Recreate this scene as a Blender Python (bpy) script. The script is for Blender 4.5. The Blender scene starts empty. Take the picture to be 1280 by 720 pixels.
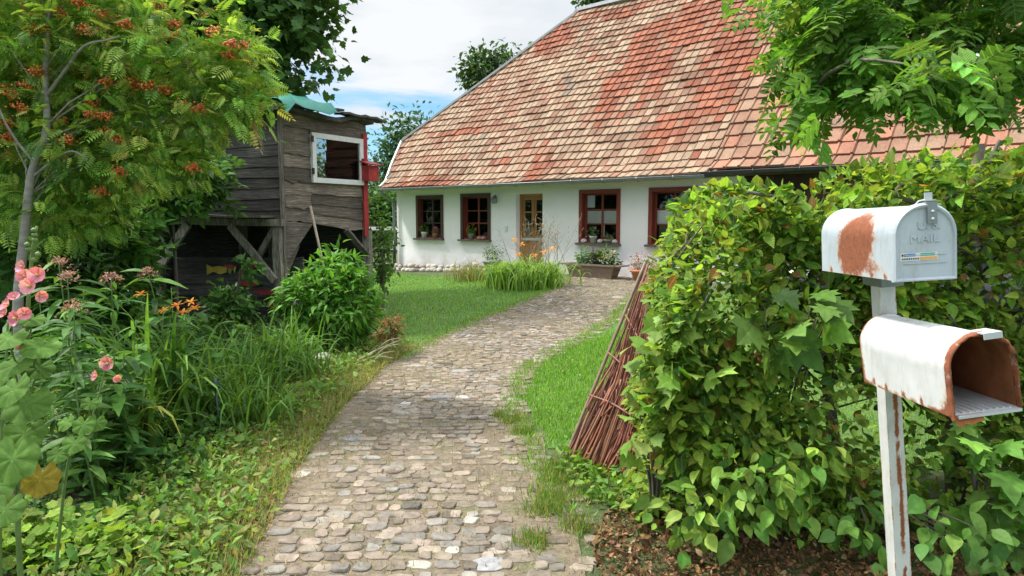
import bpy, math, numpy as np
from mathutils import Matrix, Vector
S = bpy.context.scene
COL = S.collection
rng = np.random.default_rng(7)
def A(*x): return np.array(x, float)

# ------------------------------------------------------------------ camera
F = 853.; TH = math.atan(87/853.); CAMZ = 1.6
cd = bpy.data.cameras.new('camera'); cam = bpy.data.objects.new('camera', cd); COL.objects.link(cam)
cam.location = (0, 0, CAMZ); cam.rotation_euler = (math.pi/2-TH, 0, 0)
cd.sensor_width = 36; cd.lens = 36*F/1280; cd.clip_start = .05; cd.clip_end = 2000
S.camera = cam
_c, _s = math.cos(TH), math.sin(TH)
def at(px, py, Y):
    """measure: the world point seen at a photo pixel, at distance Y"""
    u, v = (px-640)/F, (360-py)/F
    y = _c+v*_s
    return A(u/y*Y, Y, CAMZ+(-_s+v*_c)/y*Y)
def sm(x):
    x = np.clip(x, 0, 1); return x*x*(3-2*x)
def g(x, y):
    x = np.asarray(x, float); y = np.asarray(y, float)
    return .2*sm((y-6)/9)*sm((x+3.2)/3.4) + .012*np.sin(x*1.7+y*.9)*sm((y-2)/3)

# ------------------------------------------------------------------ materials
def newmat(name):
    m = bpy.data.materials.new(name); m.use_nodes = True
    nt = m.node_tree; b = nt.nodes['Principled BSDF']
    return m, nt, b
def nd(nt, t, **kw):
    n = nt.nodes.new(t)
    for k, v in kw.items():
        if k in n.inputs: n.inputs[k].default_value = v
        else: setattr(n, k, v)
    return n
def ramp(nt, fac, stops):
    r = nt.nodes.new('ShaderNodeValToRGB'); e = r.color_ramp.elements
    while len(e) < len(stops): e.new(.5)
    for i, (p, c) in enumerate(stops):
        e[i].position = p; e[i].color = tuple(c)+(1,) if len(c) == 3 else c
    nt.links.new(fac, r.inputs[0]); return r.outputs[0]
def mixc(nt, fac, a, b, mode='MIX'):
    m = nt.nodes.new('ShaderNodeMix'); m.data_type = 'RGBA'; m.blend_type = mode
    for v, i in ((fac, 0), (a, 6), (b, 7)):
        if isinstance(v, (int, float)): m.inputs[i].default_value = v
        elif isinstance(v, (tuple, list)): m.inputs[i].default_value = tuple(v)+(1,)
        else: nt.links.new(v, m.inputs[i])
    return m.outputs[2]
def noise(nt, scale, detail=6, rough=.6, stretch=(1, 1, 1), coord='Object'):
    tc = nd(nt, 'ShaderNodeTexCoord'); mp = nd(nt, 'ShaderNodeMapping'); mp.inputs['Scale'].default_value = stretch
    nt.links.new(tc.outputs[coord], mp.inputs[0])
    n = nd(nt, 'ShaderNodeTexNoise', Scale=scale, Detail=detail, Roughness=rough)
    nt.links.new(mp.outputs[0], n.inputs['Vector']); return n.outputs[0]
def bump(nt, b, h, strength=.3, dist=.01):
    bp = nd(nt, 'ShaderNodeBump', Strength=strength, Distance=dist)
    nt.links.new(h, bp.inputs['Height']); nt.links.new(bp.outputs[0], b.inputs['Normal'])
def plain(name, col, rough=.7, var=.25, scale=25, bmp=.2, metal=0., stretch=(1, 1, 1), attr=False, spec=.5):
    m, nt, b = newmat(name)
    n = noise(nt, scale, stretch=stretch)
    if attr:
        at_ = nd(nt, 'ShaderNodeAttribute'); at_.attribute_name = 'Col'
        f = ramp(nt, n, [(.25, (1-var,)*3), (.75, (1+var,)*3)])
        c = mixc(nt, 1., at_.outputs[0], f, 'MULTIPLY')
    else:
        c = ramp(nt, n, [(.25, [x*(1-var) for x in col]), (.75, [min(1, x*(1+var)) for x in col])])
    nt.links.new(c, b.inputs['Base Color'])
    b.inputs['Roughness'].default_value = rough; b.inputs['Metallic'].default_value = metal
    b.inputs['Specular IOR Level'].default_value = spec
    if bmp: bump(nt, b, n, bmp)
    return m
def leafmat(name, trans=.4, rough=.5, vein=0., spec=.22):
    m, nt, b = newmat(name)
    a = nd(nt, 'ShaderNodeAttribute'); a.attribute_name = 'Col'
    n = noise(nt, 30, 3)
    c = mixc(nt, 1., a.outputs[0], ramp(nt, n, [(.3, (.78,)*3), (.7, (1.2,)*3)]), 'MULTIPLY')
    if vein:
        uv = nd(nt, 'ShaderNodeUVMap'); uv.uv_map = 'UVMap'
        sp = nd(nt, 'ShaderNodeSeparateXYZ'); nt.links.new(uv.outputs[0], sp.inputs[0])
        ab = nd(nt, 'ShaderNodeMath', operation='ABSOLUTE'); nt.links.new(sp.outputs[0], ab.inputs[0])
        ad = nd(nt, 'ShaderNodeMath', operation='MULTIPLY_ADD'); nt.links.new(ab.outputs[0], ad.inputs[0]); ad.inputs[1].default_value = -.9; nt.links.new(sp.outputs[1], ad.inputs[2])
        mu = nd(nt, 'ShaderNodeMath', operation='MULTIPLY'); nt.links.new(ad.outputs[0], mu.inputs[0]); mu.inputs[1].default_value = 62.
        si = nd(nt, 'ShaderNodeMath', operation='SINE'); nt.links.new(mu.outputs[0], si.inputs[0])
        bump(nt, b, si.outputs[0], vein, .004)
        c = mixc(nt, 1., c, ramp(nt, si.outputs[0], [(.0, (.8, .82, .78)), (.6, (1.05,)*3), (.9, (1.12, 1.1, 1.05))]), 'MULTIPLY')
        mid = nd(nt, 'ShaderNodeMath', operation='LESS_THAN'); nt.links.new(ab.outputs[0], mid.inputs[0]); mid.inputs[1].default_value = .022
        c = mixc(nt, mid.outputs[0], c, mixc(nt, .35, c, (.45, .5, .2)))
    nt.links.new(c, b.inputs['Base Color']); b.inputs['Roughness'].default_value = rough
    b.inputs['Specular IOR Level'].default_value = spec
    t = nd(nt, 'ShaderNodeBsdfTranslucent'); 
    tc = mixc(nt, 1., c, (1.25, 1.2, .55), 'MULTIPLY'); nt.links.new(tc, t.inputs[0])
    mx = nd(nt, 'ShaderNodeMixShader', Fac=trans); nt.links.new(b.outputs[0], mx.inputs[1]); nt.links.new(t.outputs[0], mx.inputs[2])
    nt.links.new(mx.outputs[0], nt.nodes['Material Output'].inputs[0])
    return m

def weathered(name, dark, light, stretch, scale=7):
    m, nt, b = newmat(name)
    n1 = noise(nt, scale, 8, .65, stretch); n2 = noise(nt, 1.6, 3)
    a = nd(nt, 'ShaderNodeAttribute'); a.attribute_name = 'Col'
    n3 = noise(nt, scale*3.3, 6, .7, stretch)
    c = ramp(nt, n1, [(.36, dark), (.5, [(x+y)/2*.9 for x, y in zip(dark, light)]), (.66, light)])
    c = mixc(nt, 1., c, ramp(nt, n3, [(.35, (.35,)*3), (.5, (1,)*3), (.7, (1.35,)*3)]), 'MULTIPLY')
    c = mixc(nt, ramp(nt, n2, [(.4, (0,)*3), (.65, (.55,)*3)]), c, [x*.75 for x in dark])
    c = mixc(nt, 1., c, a.outputs[0], 'MULTIPLY')
    nt.links.new(c, b.inputs['Base Color']); b.inputs['Roughness'].default_value = .85
    bump(nt, b, n1, .7, .012); return m

M = {}
M['leaf'] = leafmat('leaf'); M['leaf_dark'] = leafmat('leaf_dark', .25, .5); M['leaf_vein'] = leafmat('leaf_veined', .42, .5, .55)
M['leaf_soft'] = leafmat('soft_leaf', .4, .75, 0, .12); M['grass'] = leafmat('grass_blade', .3, .6, 0, .2); M['petal'] = leafmat('petal', .35, .6, 0, .1)
M['bark'] = plain('bark', (.13, .11, .09), .9, .45, 14, .8, stretch=(1, 1, .35))
M['bark_grey'] = plain('rowan_bark', (.27, .25, .22), .8, .4, 18, .5, stretch=(.5, .5, 1.4))
M['stem'] = plain('green_stem', (.12, .2, .05), .6, .3, 20, .1)
M['berry'] = plain('berry', (.55, .12, .025), .35, .35, 30, .0)
M['tile'] = plain('roof_tile', (1, 1, 1), .85, .26, 26, .35, attr=True, spec=.25)
_nt = M['tile'].node_tree; _b = _nt.nodes['Principled BSDF']; _src = _b.inputs['Base Color'].links[0].from_socket
_nt.links.new(mixc(_nt, 1., _src, ramp(_nt, noise(_nt, 1.1, 9, .7), [(.32, (.72, .72, .7)), (.5, (1, 1, 1)), (.72, (1.12, 1.1, 1.05))]), 'MULTIPLY'), _b.inputs['Base Color'])
M['cobble'] = plain('cobble_stone', (1, 1, 1), .85, .36, 22, .6, attr=True, spec=.12)
M['galv'] = plain('zinc_grey', (.27, .29, .3), .45, .2, 12, .08, metal=.5)
M['zinc_light'] = plain('pale_zinc_flashing', (.55, .57, .58), .5, .15, 10, .08, metal=.25)
M['zinc_dark'] = plain('dark_gutter', (.06, .06, .062), .5, .25, 10, .08, metal=.2)
M['wood_brown'] = plain('dark_brown_window_wood', (.075, .035, .024), .6, .35, 12, .25, stretch=(2, 2, .4))
M['wood_red'] = plain('red_brown_window_wood', (.22, .042, .026), .5, .3, 12, .2, stretch=(2, 2, .4))
M['wood_gray'] = plain('weathered_sill_wood', (.11, .085, .07), .8, .45, 14, .5, stretch=(.5, .5, 3))
M['door_wood'] = plain('honey_door_wood', (.36, .17, .06), .5, .28, 10, .15, stretch=(3, 3, .35))
M['curtain'] = plain('lace_curtain', (.9, .91, .92), .8, .08, 60, .3)
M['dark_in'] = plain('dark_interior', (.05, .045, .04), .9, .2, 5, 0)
M['terracotta'] = plain('terracotta', (.45, .2, .11), .8, .2, 20, .1)
M['pot_white'] = plain('white_pot', (.68, .68, .66), .6, .1, 20, .1)
M['pot_grey'] = plain('grey_pot', (.3, .31, .31), .7, .2, 20, .15)
M['stone'] = plain('stone', (1, 1, 1), .85, .3, 16, .5, attr=True)
M['trough'] = plain('brown_trough', (.2, .15, .11), .75, .25, 16, .25)
M['black'] = plain('black_metal', (.02, .02, .02), .45, .2, 10, .0)
M['white_metal'] = plain('white_window_paint', (.72, .73, .72), .5, .12, 14, .08)
M['tarp'] = plain('green_tarp', (.03, .24, .175), .45, .2, 10, .3)
M['red_paint'] = plain('worn_red_paint', (.36, .03, .03), .6, .5, 9, .3)
M['yellow_paint'] = plain('worn_yellow_paint', (.5, .36, .04), .7, .3, 14, .2)
M['felt'] = plain('roof_felt', (.075, .068, .06), .9, .45, 9, .6)
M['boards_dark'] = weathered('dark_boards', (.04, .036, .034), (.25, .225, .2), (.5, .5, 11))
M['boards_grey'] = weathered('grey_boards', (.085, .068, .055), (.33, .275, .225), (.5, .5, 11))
M['post_wood'] = weathered('post_wood', (.1, .088, .068), (.4, .36, .29), (7, 7, .7))
M['barn_boards'] = weathered('barn_boards', (.035, .02, .015), (.12, .06, .045), (9, 9, .6))
M['broom'] = plain('broomstick_wood', (.4, .33, .25), .7, .2, 10, .1)
M['willow'] = plain('willow_rod', (1, 1, 1), .55, .3, 20, .15, attr=True)
M['dry'] = leafmat('dry_leaf', .15, .8, 0, .15)
M['iron_green'] = plain('green_iron', (.015, .05, .04), .4, .2, 10, .0)

def glass_mat(name, tint=.95, bmp=.02, ior=1.5):
    m, nt, b = newmat(name); nt.nodes.remove(b)
    t = nd(nt, 'ShaderNodeBsdfTransparent'); t.inputs[0].default_value = (tint, tint*1.01, tint, 1)
    gl = nd(nt, 'ShaderNodeBsdfGlossy', Roughness=.03); fr = nd(nt, 'ShaderNodeFresnel', IOR=ior)
    n = noise(nt, 3.5, 2); bp = nd(nt, 'ShaderNodeBump', Strength=bmp, Distance=.01); nt.links.new(n, bp.inputs['Height'])
    nt.links.new(bp.outputs[0], gl.inputs['Normal'])
    mx = nd(nt, 'ShaderNodeMixShader'); nt.links.new(fr.outputs[0], mx.inputs[0])
    nt.links.new(t.outputs[0], mx.inputs[1]); nt.links.new(gl.outputs[0], mx.inputs[2])
    nt.links.new(mx.outputs[0], nt.nodes['Material Output'].inputs[0]); return m
M['glass'] = glass_mat('window_glass'); M['glass_dusty'] = glass_mat('dusty_glass', .7, 0., 1.16)

def plaster():
    m, nt, b = newmat('white_plaster')
    n = noise(nt, 2.2, 8, .65); n2 = noise(nt, 40, 4)
    geo = nd(nt, 'ShaderNodeTexCoord'); sp = nd(nt, 'ShaderNodeSeparateXYZ'); nt.links.new(geo.outputs['Object'], sp.inputs[0])
    mr = nd(nt, 'ShaderNodeMapRange'); nt.links.new(sp.outputs[2], mr.inputs[0])
    for i, v in ((1, .02), (2, .8), (3, .3), (4, -.25)): mr.inputs[i].default_value = v
    ad = nd(nt, 'ShaderNodeMath', operation='ADD'); nt.links.new(n, ad.inputs[0]); nt.links.new(mr.outputs[0], ad.inputs[1])
    c = mixc(nt, ramp(nt, ad.outputs[0], [(.55, (0,)*3), (.85, (.6,)*3)]), (.91, .885, .9), (.53, .46, .39))   # splash dirt along the foot
    c = mixc(nt, ramp(nt, n, [(.5, (0,)*3), (.75, (.25,)*3)]), c, (.78, .765, .73))
    nt.links.new(c, b.inputs['Base Color']); b.inputs['Roughness'].default_value = .9
    ad2 = nd(nt, 'ShaderNodeMath', operation='ADD'); nt.links.new(n, ad2.inputs[0]); nt.links.new(n2, ad2.inputs[1])
    bump(nt, b, ad2.outputs[0], .25, .02); return m
M['plaster'] = plaster()
def ground_mat(name, a, b_, c3, scale=1.3):
    m, nt, b = newmat(name)
    n = noise(nt, scale, 8, .7); n2 = noise(nt, 30, 5, .7)
    c = ramp(nt, n, [(.35, a), (.5, b_), (.68, c3)])
    c = mixc(nt, 1., c, ramp(nt, n2, [(.3, (.6,)*3), (.7, (1.35,)*3)]), 'MULTIPLY')
    nt.links.new(c, b.inputs['Base Color']); b.inputs['Roughness'].default_value = .95
    bump(nt, b, n2, .8, .02); return m
M['ground'] = ground_mat('meadow_ground', (.04, .06, .018), (.07, .1, .03), (.1, .11, .04))
M['soil'] = ground_mat('bed_soil', (.035, .028, .018), (.07, .055, .035), (.06, .07, .025))
M['lawn'] = ground_mat('lawn_turf', (.06, .12, .02), (.08, .16, .025), (.11, .18, .04))
M['dirt'] = ground_mat('path_dirt', (.12, .092, .06), (.19, .148, .1), (.12, .125, .055), 2.6)

def painted_rust(name, paint, rust1=(.17, .05, .022), rust2=(.32, .105, .045)):
    """old enamel with rust: the attribute Rust says where the paint is gone"""
    m, nt, b = newmat(name)
    a = nd(nt, 'ShaderNodeAttribute'); a.attribute_name = 'Col'
    sp = nd(nt, 'ShaderNodeSeparateColor'); nt.links.new(a.outputs[0], sp.inputs[0])
    n = noise(nt, 60, 8, .7); n2 = noise(nt, 14, 5, .6)
    ad = nd(nt, 'ShaderNodeMath', operation='MULTIPLY_ADD'); nt.links.new(n, ad.inputs[0]); ad.inputs[1].default_value = 1.; nt.links.new(sp.outputs[0], ad.inputs[2])
    fac = ramp(nt, ad.outputs[0], [(.73, (0,)*3), (.86, (.55,)*3), (1.2, (1,)*3)])
    halo = ramp(nt, ad.outputs[0], [(.62, (0,)*3), (.82, (.55,)*3)])
    n4 = noise(nt, 22, 6, .75, (1, 1, .25)); pc = mixc(nt, 1., ramp(nt, n2, [(.3, [x*.84 for x in paint]), (.7, paint)]), ramp(nt, n4, [(.3, (.78, .77, .74)), (.5, (1, 1, 1))]), 'MULTIPLY')
    pc = mixc(nt, halo, pc, (.62, .42, .26))
    rc = ramp(nt, n, [(.3, rust1), (.7, rust2)])
    nt.links.new(mixc(nt, fac, pc, rc), b.inputs['Base Color'])
    rr = ramp(nt, fac, [(0, (.38,)*3), (1, (.9,)*3)]); nt.links.new(rr, b.inputs['Roughness'])
    bump(nt, b, ad.outputs[0], .15, .003); return m
M['box_grey'] = painted_rust('grey_blue_enamel', (.5, .56, .61))
M['box_white'] = painted_rust('white_enamel', (.74, .75, .75))
M['post_white'] = painted_rust('chipped_white_paint', (.68, .68, .66))
M['rust_in'] = plain('rusty_inside', (.3, .1, .035), .9, .65, 9, .5)

# ------------------------------------------------------------------ objects, meshes
def thing(name, label, cat, loc, group=None):
    o = bpy.data.objects.new(name, None); COL.objects.link(o); o.location = tuple(float(v) for v in loc); o.empty_display_size = .1
    return tag(o, label, cat, group)
def tag(o, label=None, cat=None, group=None, kind=None):
    for k, v in (('label', label), ('category', cat), ('group', group), ('kind', kind)):
        if v: o[k] = v
    return o
def offs(p):
    r = np.zeros(3)
    while p is not None: r += np.array(p.location); p = p.parent
    return r

class MB:
    """collects pieces in world coordinates; build() links them as ONE mesh object"""
    def __init__(s): s.v, s.l, s.n, s.c, s.u, s.nv = [], [], [], [], [], 0
    def raw(s, V, loops, sizes, col, uv=None):
        V = np.asarray(V, float); k = len(V)
        s.v.append(V); s.l.append(np.asarray(loops, int)+s.nv); s.n.append(np.asarray(sizes, int))
        c = np.asarray(col, float)
        s.c.append(np.broadcast_to(c, (k, 3)) if c.ndim == 1 else c)
        s.u.append(np.zeros((k, 2)) if uv is None else np.asarray(uv, float)); s.nv += k
    def add(s, V, faces, col=(1, 1, 1)):
        s.raw(V, [i for f in faces for i in f], [len(f) for f in faces], col)
    def box(s, o, x, y, z, x0, x1, y0, y1, z0, z1, col=(1, 1, 1)):
        """box in the frame (origin o, axes x y z)"""
        V = [np.asarray(o)+np.asarray(x)*a+np.asarray(y)*b+np.asarray(z)*c for c in (z0, z1) for b in (y0, y1) for a in (x0, x1)]
        s.add(V, [(0, 2, 3, 1), (4, 5, 7, 6), (0, 1, 5, 4), (2, 6, 7, 3), (0, 4, 6, 2), (1, 3, 7, 5)], col)
    def beam(s, p, q, w, h, col=(1, 1, 1), side=None, jit=0):
        p, q = np.asarray(p, float), np.asarray(q, float); a = q-p; L = np.linalg.norm(a); a = a/L
        up = A(0, 0, 1) if abs(a[2]) < .95 else A(0, 1, 0)
        x = np.cross(a, up) if side is None else np.asarray(side, float); x = x-a*(x@a); x /= np.linalg.norm(x); z = np.cross(x, a)
        ns = 5; V = []; F = []
        for i in range(ns):
            o = p+a*L*i/(ns-1)+(rng.normal(0, jit, 3) if jit and 0 < i < ns-1 else 0)
            V += [o-x*w/2-z*h/2, o+x*w/2-z*h/2, o+x*w/2+z*h/2, o-x*w/2+z*h/2]
            if i: b = (i-1)*4; F += [(b+j, b+(j+1) % 4, b+4+(j+1) % 4, b+4+j) for j in range(4)]
        F += [(3, 2, 1, 0), tuple((ns-1)*4+j for j in range(4))]
        s.add(V, F, col)
    def tube(s, pts, r, sides=6, col=(1, 1, 1)):
        P = np.asarray(pts, float); n = len(P); r = np.broadcast_to(np.asarray(r, float), (n,))
        T = np.gradient(P, axis=0); T /= np.linalg.norm(T, axis=1)[:, None]+1e-9
        up = A(0, 0, 1) if abs(T[0][2]) < .9 else A(1, 0, 0)
        ang = np.arange(sides)*2*math.pi/sides; V = []
        for i in range(n):
            x = np.cross(T[i], up); x /= np.linalg.norm(x)+1e-9; y = np.cross(x, T[i]); up = y
            V.append(P[i]+r[i]*(np.cos(ang)[:, None]*x+np.sin(ang)[:, None]*y))
        V = np.concatenate(V); Fc = []
        for i in range(n-1):
            for j in range(sides):
                k = (j+1) % sides; Fc.append((i*sides+j, i*sides+k, (i+1)*sides+k, (i+1)*sides+j))
        Fc += [tuple(range(sides))[::-1], tuple((n-1)*sides+j for j in range(sides))]
        s.add(V, Fc, col)
    def lathe(s, o, prof, n=16, col=(1, 1, 1), wob=0):
        """prof: (radius, z) from bottom to top"""
        V = []; Fc = []
        ph = np.arange(n)*2*math.pi/n
        w = 1+wob*rng.normal(0, 1, n) if wob else np.ones(n)
        for r, z in prof:
            V += [A(o[0]+r*w[j]*math.cos(ph[j]), o[1]+r*w[j]*math.sin(ph[j]), o[2]+z) for j in range(n)]
        for i in range(len(prof)-1):
            for j in range(n): k = (j+1) % n; Fc.append((i*n+j, i*n+k, (i+1)*n+k, (i+1)*n+j))
        Fc += [tuple(range(n))[::-1], tuple((len(prof)-1)*n+j for j in range(n))]
        s.add(V, Fc, col)
    def inst(s, tm, P, R, sc, col):
        V, loops, sizes, uv = tm; n = len(P); k = len(V)
        if n == 0: return
        sc = np.asarray(sc, float)
        sc = sc[:, None] if sc.ndim == 1 else sc            # (n,1) or (n,3)
        W = P[:, None, :]+np.einsum('nij,nkj->nki', R, V[None]*sc[:, None, :])
        lo = (loops[None]+(np.arange(n)*k)[:, None]).ravel()
        s.raw(W.reshape(-1, 3), lo, np.tile(sizes, n), np.repeat(col, k, 0), np.tile(uv, (n, 1)))
    def build(s, name, mat, parent=None, smooth=False):
        V = np.concatenate(s.v)-offs(parent); L = np.concatenate(s.l); N = np.concatenate(s.n)
        me = bpy.data.meshes.new(name)
        me.vertices.add(len(V)); me.vertices.foreach_set('co', V.astype('f').ravel())
        me.loops.add(len(L)); me.loops.foreach_set('vertex_index', L.astype('i'))
        me.polygons.add(len(N)); me.polygons.foreach_set('loop_start', np.concatenate([[0], np.cumsum(N)[:-1]]).astype('i'))
        try: me.polygons.foreach_set('loop_total', N.astype('i'))
        except Exception: pass
        C = np.concatenate(s.c); ca = me.color_attributes.new('Col', 'FLOAT_COLOR', 'POINT')
        ca.data.foreach_set('color', np.concatenate([C, np.ones((len(C), 1))], 1).astype('f').ravel())
        U = np.concatenate(s.u)
        if np.any(U):
            ul = me.uv_layers.new(name='UVMap'); ul.data.foreach_set('uv', U[L].astype('f').ravel())
        me.polygons.foreach_set('use_smooth', np.full(len(N), bool(smooth)))
        me.update(calc_edges=True); me.validate()
        o = bpy.data.objects.new(name, me); COL.objects.link(o)
        if isinstance(mat, (list, tuple)): [me.materials.append(x) for x in mat]
        else: me.materials.append(mat)
        if parent is not None: o.parent = parent
        return o
def copy_tree(o, parent=None):
    c = o.copy(); COL.objects.link(c)
    if parent is not None: c.parent = parent
    for ch in list(o.children): copy_tree(ch, c)
    return c

# ------------------------------------------------------------------ leaf templates (base at origin, along +Y, normal +Z)
def pack(V, Fc, uv=None):
    V = np.array(V, float)
    return V, np.array([i for f in Fc for i in f]), np.array([len(f) for f in Fc]), (V[:, :2].copy()+A(0, 1e-4) if uv is None else np.array(uv, float))
def leaf(segs=3, w=.55, fold=.18, droop=.25, pw=.8, stalk=0.):
    V = [(0, 0, 0)]; Fc = []
    for i in range(1, segs):
        t = i/segs; h = w/2*math.sin(math.pi*t**pw); z = -droop*t*t
        V += [(-h, t, z+fold*h), (0, t, z), (h, t, z+fold*h)]
    V.append((0, 1, -droop)); e = len(V)-1
    Fc += [(0, 2, 1), (0, 3, 2)]
    for i in range(segs-2):
        b = 1+3*i; Fc += [(b, b+1, b+4, b+3), (b+1, b+2, b+5, b+4)]
    b = e-3; Fc += [(b, b+1, e), (b+1, b+2, e)]
    V = np.array(V, float); V[:, 1] += stalk
    return pack(V, Fc)
def fan(outline, fold=.15, droop=.15, cen=(0, .35, 0)):
    """lobed leaf: outline from the stalk round, as (x, y)"""
    pts = [(0, 0)]+outline
    V = [(x, y, fold*abs(x)-droop*(x*x+y*y)) for x, y in pts]; n = len(V); V.append(cen)
    return pack(V, [(i, (i+1) % n, n) for i in range(n)])
half = [(.18, -.08), (.42, .02), (.3, .16), (.62, .3), (.42, .42), (.5, .66), (.24, .58), (.2, .72), (0, 1.02)]
MAPLE = fan(half+[(-x, y) for x, y in half[-2::-1]])
TRI = [(.3, -.02), (.62, .3), (.36, .45), (.4, .62), (.16, .66), (0, 1)]
MAPLE3 = fan(TRI+[(-x, y) for x, y in TRI[-2::-1]])
def bigleaf(n=56, rings=5):
    V = [(0, .36, .0)]; Fc = []
    for k in range(1, rings+1):
        for i in range(n):
            a = -math.pi/2+2*math.pi*i/n; s = k/rings; b = a-math.pi/2
            R = .5*(1+.07*math.cos(7*b))*(1-.62*math.exp(-((abs(b)-math.pi)/.22)**2)*s)
            x, y = R*s*math.cos(a), .36+R*s*math.sin(a)
            V.append((x, y, s*(.05*abs(math.cos(3.5*b))-.03)+.035*s*s*math.sin(3*b+1)-.12*s*s*(y > .36)*abs(math.sin(a))+.05*abs(x)))
    Fc = [(0, 1+i, 1+(i+1) % n) for i in range(n)]+[(1+k*n+i, 1+(k+1)*n+i, 1+(k+1)*n+(i+1) % n, 1+k*n+(i+1) % n) for k in range(rings-1) for i in range(n)]
    return pack(V, Fc)
def roundleaf(n=14, lobe=.1):
    pts = []
    for i in range(1, n):
        a = -math.pi/2+2*math.pi*i/n; r = .5*(1+lobe*math.cos(5*(a-math.pi/2)))
        if i == 1 or i == n-1: r *= .95
        pts.append((r*math.cos(a), .42+r*math.sin(a)*.95))
    V = [(0, .12, -.02)]+[(x, y, .16*abs(math.hypot(x, y-.4))+.05*math.sin(5*math.atan2(y-.4, x))) for x, y in pts]+[(0, .4, 0)]
    m = len(V)-1; return pack(V, [(i, (i+1) % m, m) for i in range(m)])
ROUND = roundleaf(); BIGLEAF = bigleaf()
def compound(pairs, lw, ll, segs=2, spread=70, droop=.3, ystart=.25):
    """pinnate leaf of many leaflets"""
    Vs, Ls, Ns, n0 = [], [], [], 0; Us = []
    base = leaf(max(2, segs), lw, .2, .2)
    items = [(1-0.02, 0)]
    for i in range(pairs):
        t = ystart+(1-ystart)*.95*i/max(1, pairs-.5)
        items += [(t, spread), (t, -spread)]
    for t, a in items:
        ar = math.radians(a); V = base[0]*ll*(1 if a else 1.1)*(.75+.5*math.sin(math.pi*min(1, t*.9+.1)))
        x = V[:, 0]*math.cos(ar)+V[:, 1]*math.sin(ar); y = -V[:, 0]*math.sin(ar)+V[:, 1]*math.cos(ar)
        Vs.append(np.stack([x, y+t*(1-ll*.6), V[:, 2]-droop*(t*t)-.1*abs(x)], 1)); Ls.append(base[1]+n0); Ns.append(base[2]); Us.append(base[3]); n0 += len(V)
    # rachis
    k = 4; ts = np.linspace(0, 1-ll*.6, k); V = []
    for t in ts: V += [(-.008, t, -droop*t*t), (.008, t, -droop*t*t)]
    Vs.append(np.array(V)); Ls.append(np.array([j for i in range(k-1) for j in (2*i, 2*i+1, 2*i+3, 2*i+2)])+n0); Ns.append(np.array([4]*(k-1))); Us.append(np.zeros((2*k, 2)))
    return np.concatenate(Vs), np.concatenate(Ls), np.concatenate(Ns), np.concatenate(Us)
ROWAN = compound(6, .34, .3); WALNUT = compound(3, .5, .42, 3, 62, .35, .2); ELDER = compound(2, .42, .45, 3, 60, .3, .3)
LEAF2 = leaf(2, .55); LEAF3 = leaf(3, .6); LEAF4 = leaf(5, .64, .16, .22, .8); LANCE = leaf(4, .22, .2, .45, .9); HOSTA = leaf(5, .5, .35, .5, .75)
def strap(w=.03, arch=1.0, segs=7):
    V = []; Fc = []
    for i in range(segs+1):
        t = i/segs; th = math.radians(82)-arch*t*t*1.9
        if i == 0: y = z = 0.
        else: y += math.cos(th)/segs; z += math.sin(th)/segs
        h = w*(1-.9*t**3)/2
        V += [(-h, y, z+h*.4), (0, y, z), (h, y, z+h*.4)]
        if i: b = 3*(i-1); Fc += [(b, b+1, b+4, b+3), (b+1, b+2, b+5, b+4)]
    return pack(V, Fc)
STRAPS = [strap(.03, a) for a in (.35, .7, 1., 1.25)]
BLADE = pack([(-.5, 0, 0), (.5, 0, 0), (-.35, .55, .1), (.35, .55, .1), (0, 1, .35)], [(0, 1, 3, 2), (2, 3, 4)])

def norm(a): return a/(np.linalg.norm(a, axis=-1, keepdims=True)+1e-9)
def frames(Y, U):
    Y = norm(Y); X = norm(np.cross(Y, U)); Z = np.cross(X, Y)
    return np.stack([X, Y, Z], 2)
def pal(n, colours, jit=.22):
    """per-leaf colours from a weighted list of (weight, rgb)"""
    w = A(*[c[0] for c in colours]); k = rng.choice(len(w), n, p=w/w.sum())
    c = np.array([c[1] for c in colours], float)[k]
    return 1.22*c*(1+rng.normal(0, jit, (n, 1)).clip(-.5, .6))*(1+rng.normal(0, .06, (n, 3)))
def put(mb, tm, P, out, size, colours, droop=.3, tilt=.55, spread=.6, flat=1., sj=.25):
    if isinstance(tm, list):
        k = rng.integers(len(tm), size=len(P)); size = np.broadcast_to(size, len(P))
        for i, t_ in enumerate(tm): put(mb, t_, P[k == i], out[k == i], size[k == i], colours, droop, tilt, spread, flat, sj)
        return
    n = len(P); size = np.asarray(size, float); Y = norm(out)+rng.normal(0, spread, (n, 3))+A(0, 0, -droop)
    U = A(0, 0, flat)+rng.normal(0, tilt, (n, 3))+.35*norm(out)
    mb.inst(tm, P, frames(Y, U), size*(1+rng.normal(0, sj, n)).clip(.4, 1.7), pal(n, colours))
def blobpts(blobs, clumps, per, csize, shell=.5):
    """points in clumps spread through ellipsoids [(centre, radii)]; returns points, outward directions, clump centres"""
    vol = A(*[(r[0]*r[1]*r[2])**(2/3) for c, r in blobs]); k = rng.choice(len(blobs), clumps, p=vol/vol.sum())
    C = np.array([b[0] for b in blobs], float)[k]; R = np.array([b[1] for b in blobs], float)[k]
    dirs = norm(rng.normal(0, 1, (clumps, 3))); rad = (shell+(1-shell)*rng.random(clumps)**.6)[:, None]
    cc = C+dirs*rad*R
    P = np.repeat(cc, per, 0)+rng.normal(0, 1, (clumps*per, 3))*csize
    O = norm(np.repeat(dirs, per, 0)+norm(P-np.repeat(cc, per, 0))*.7)
    return P, O, cc
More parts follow.
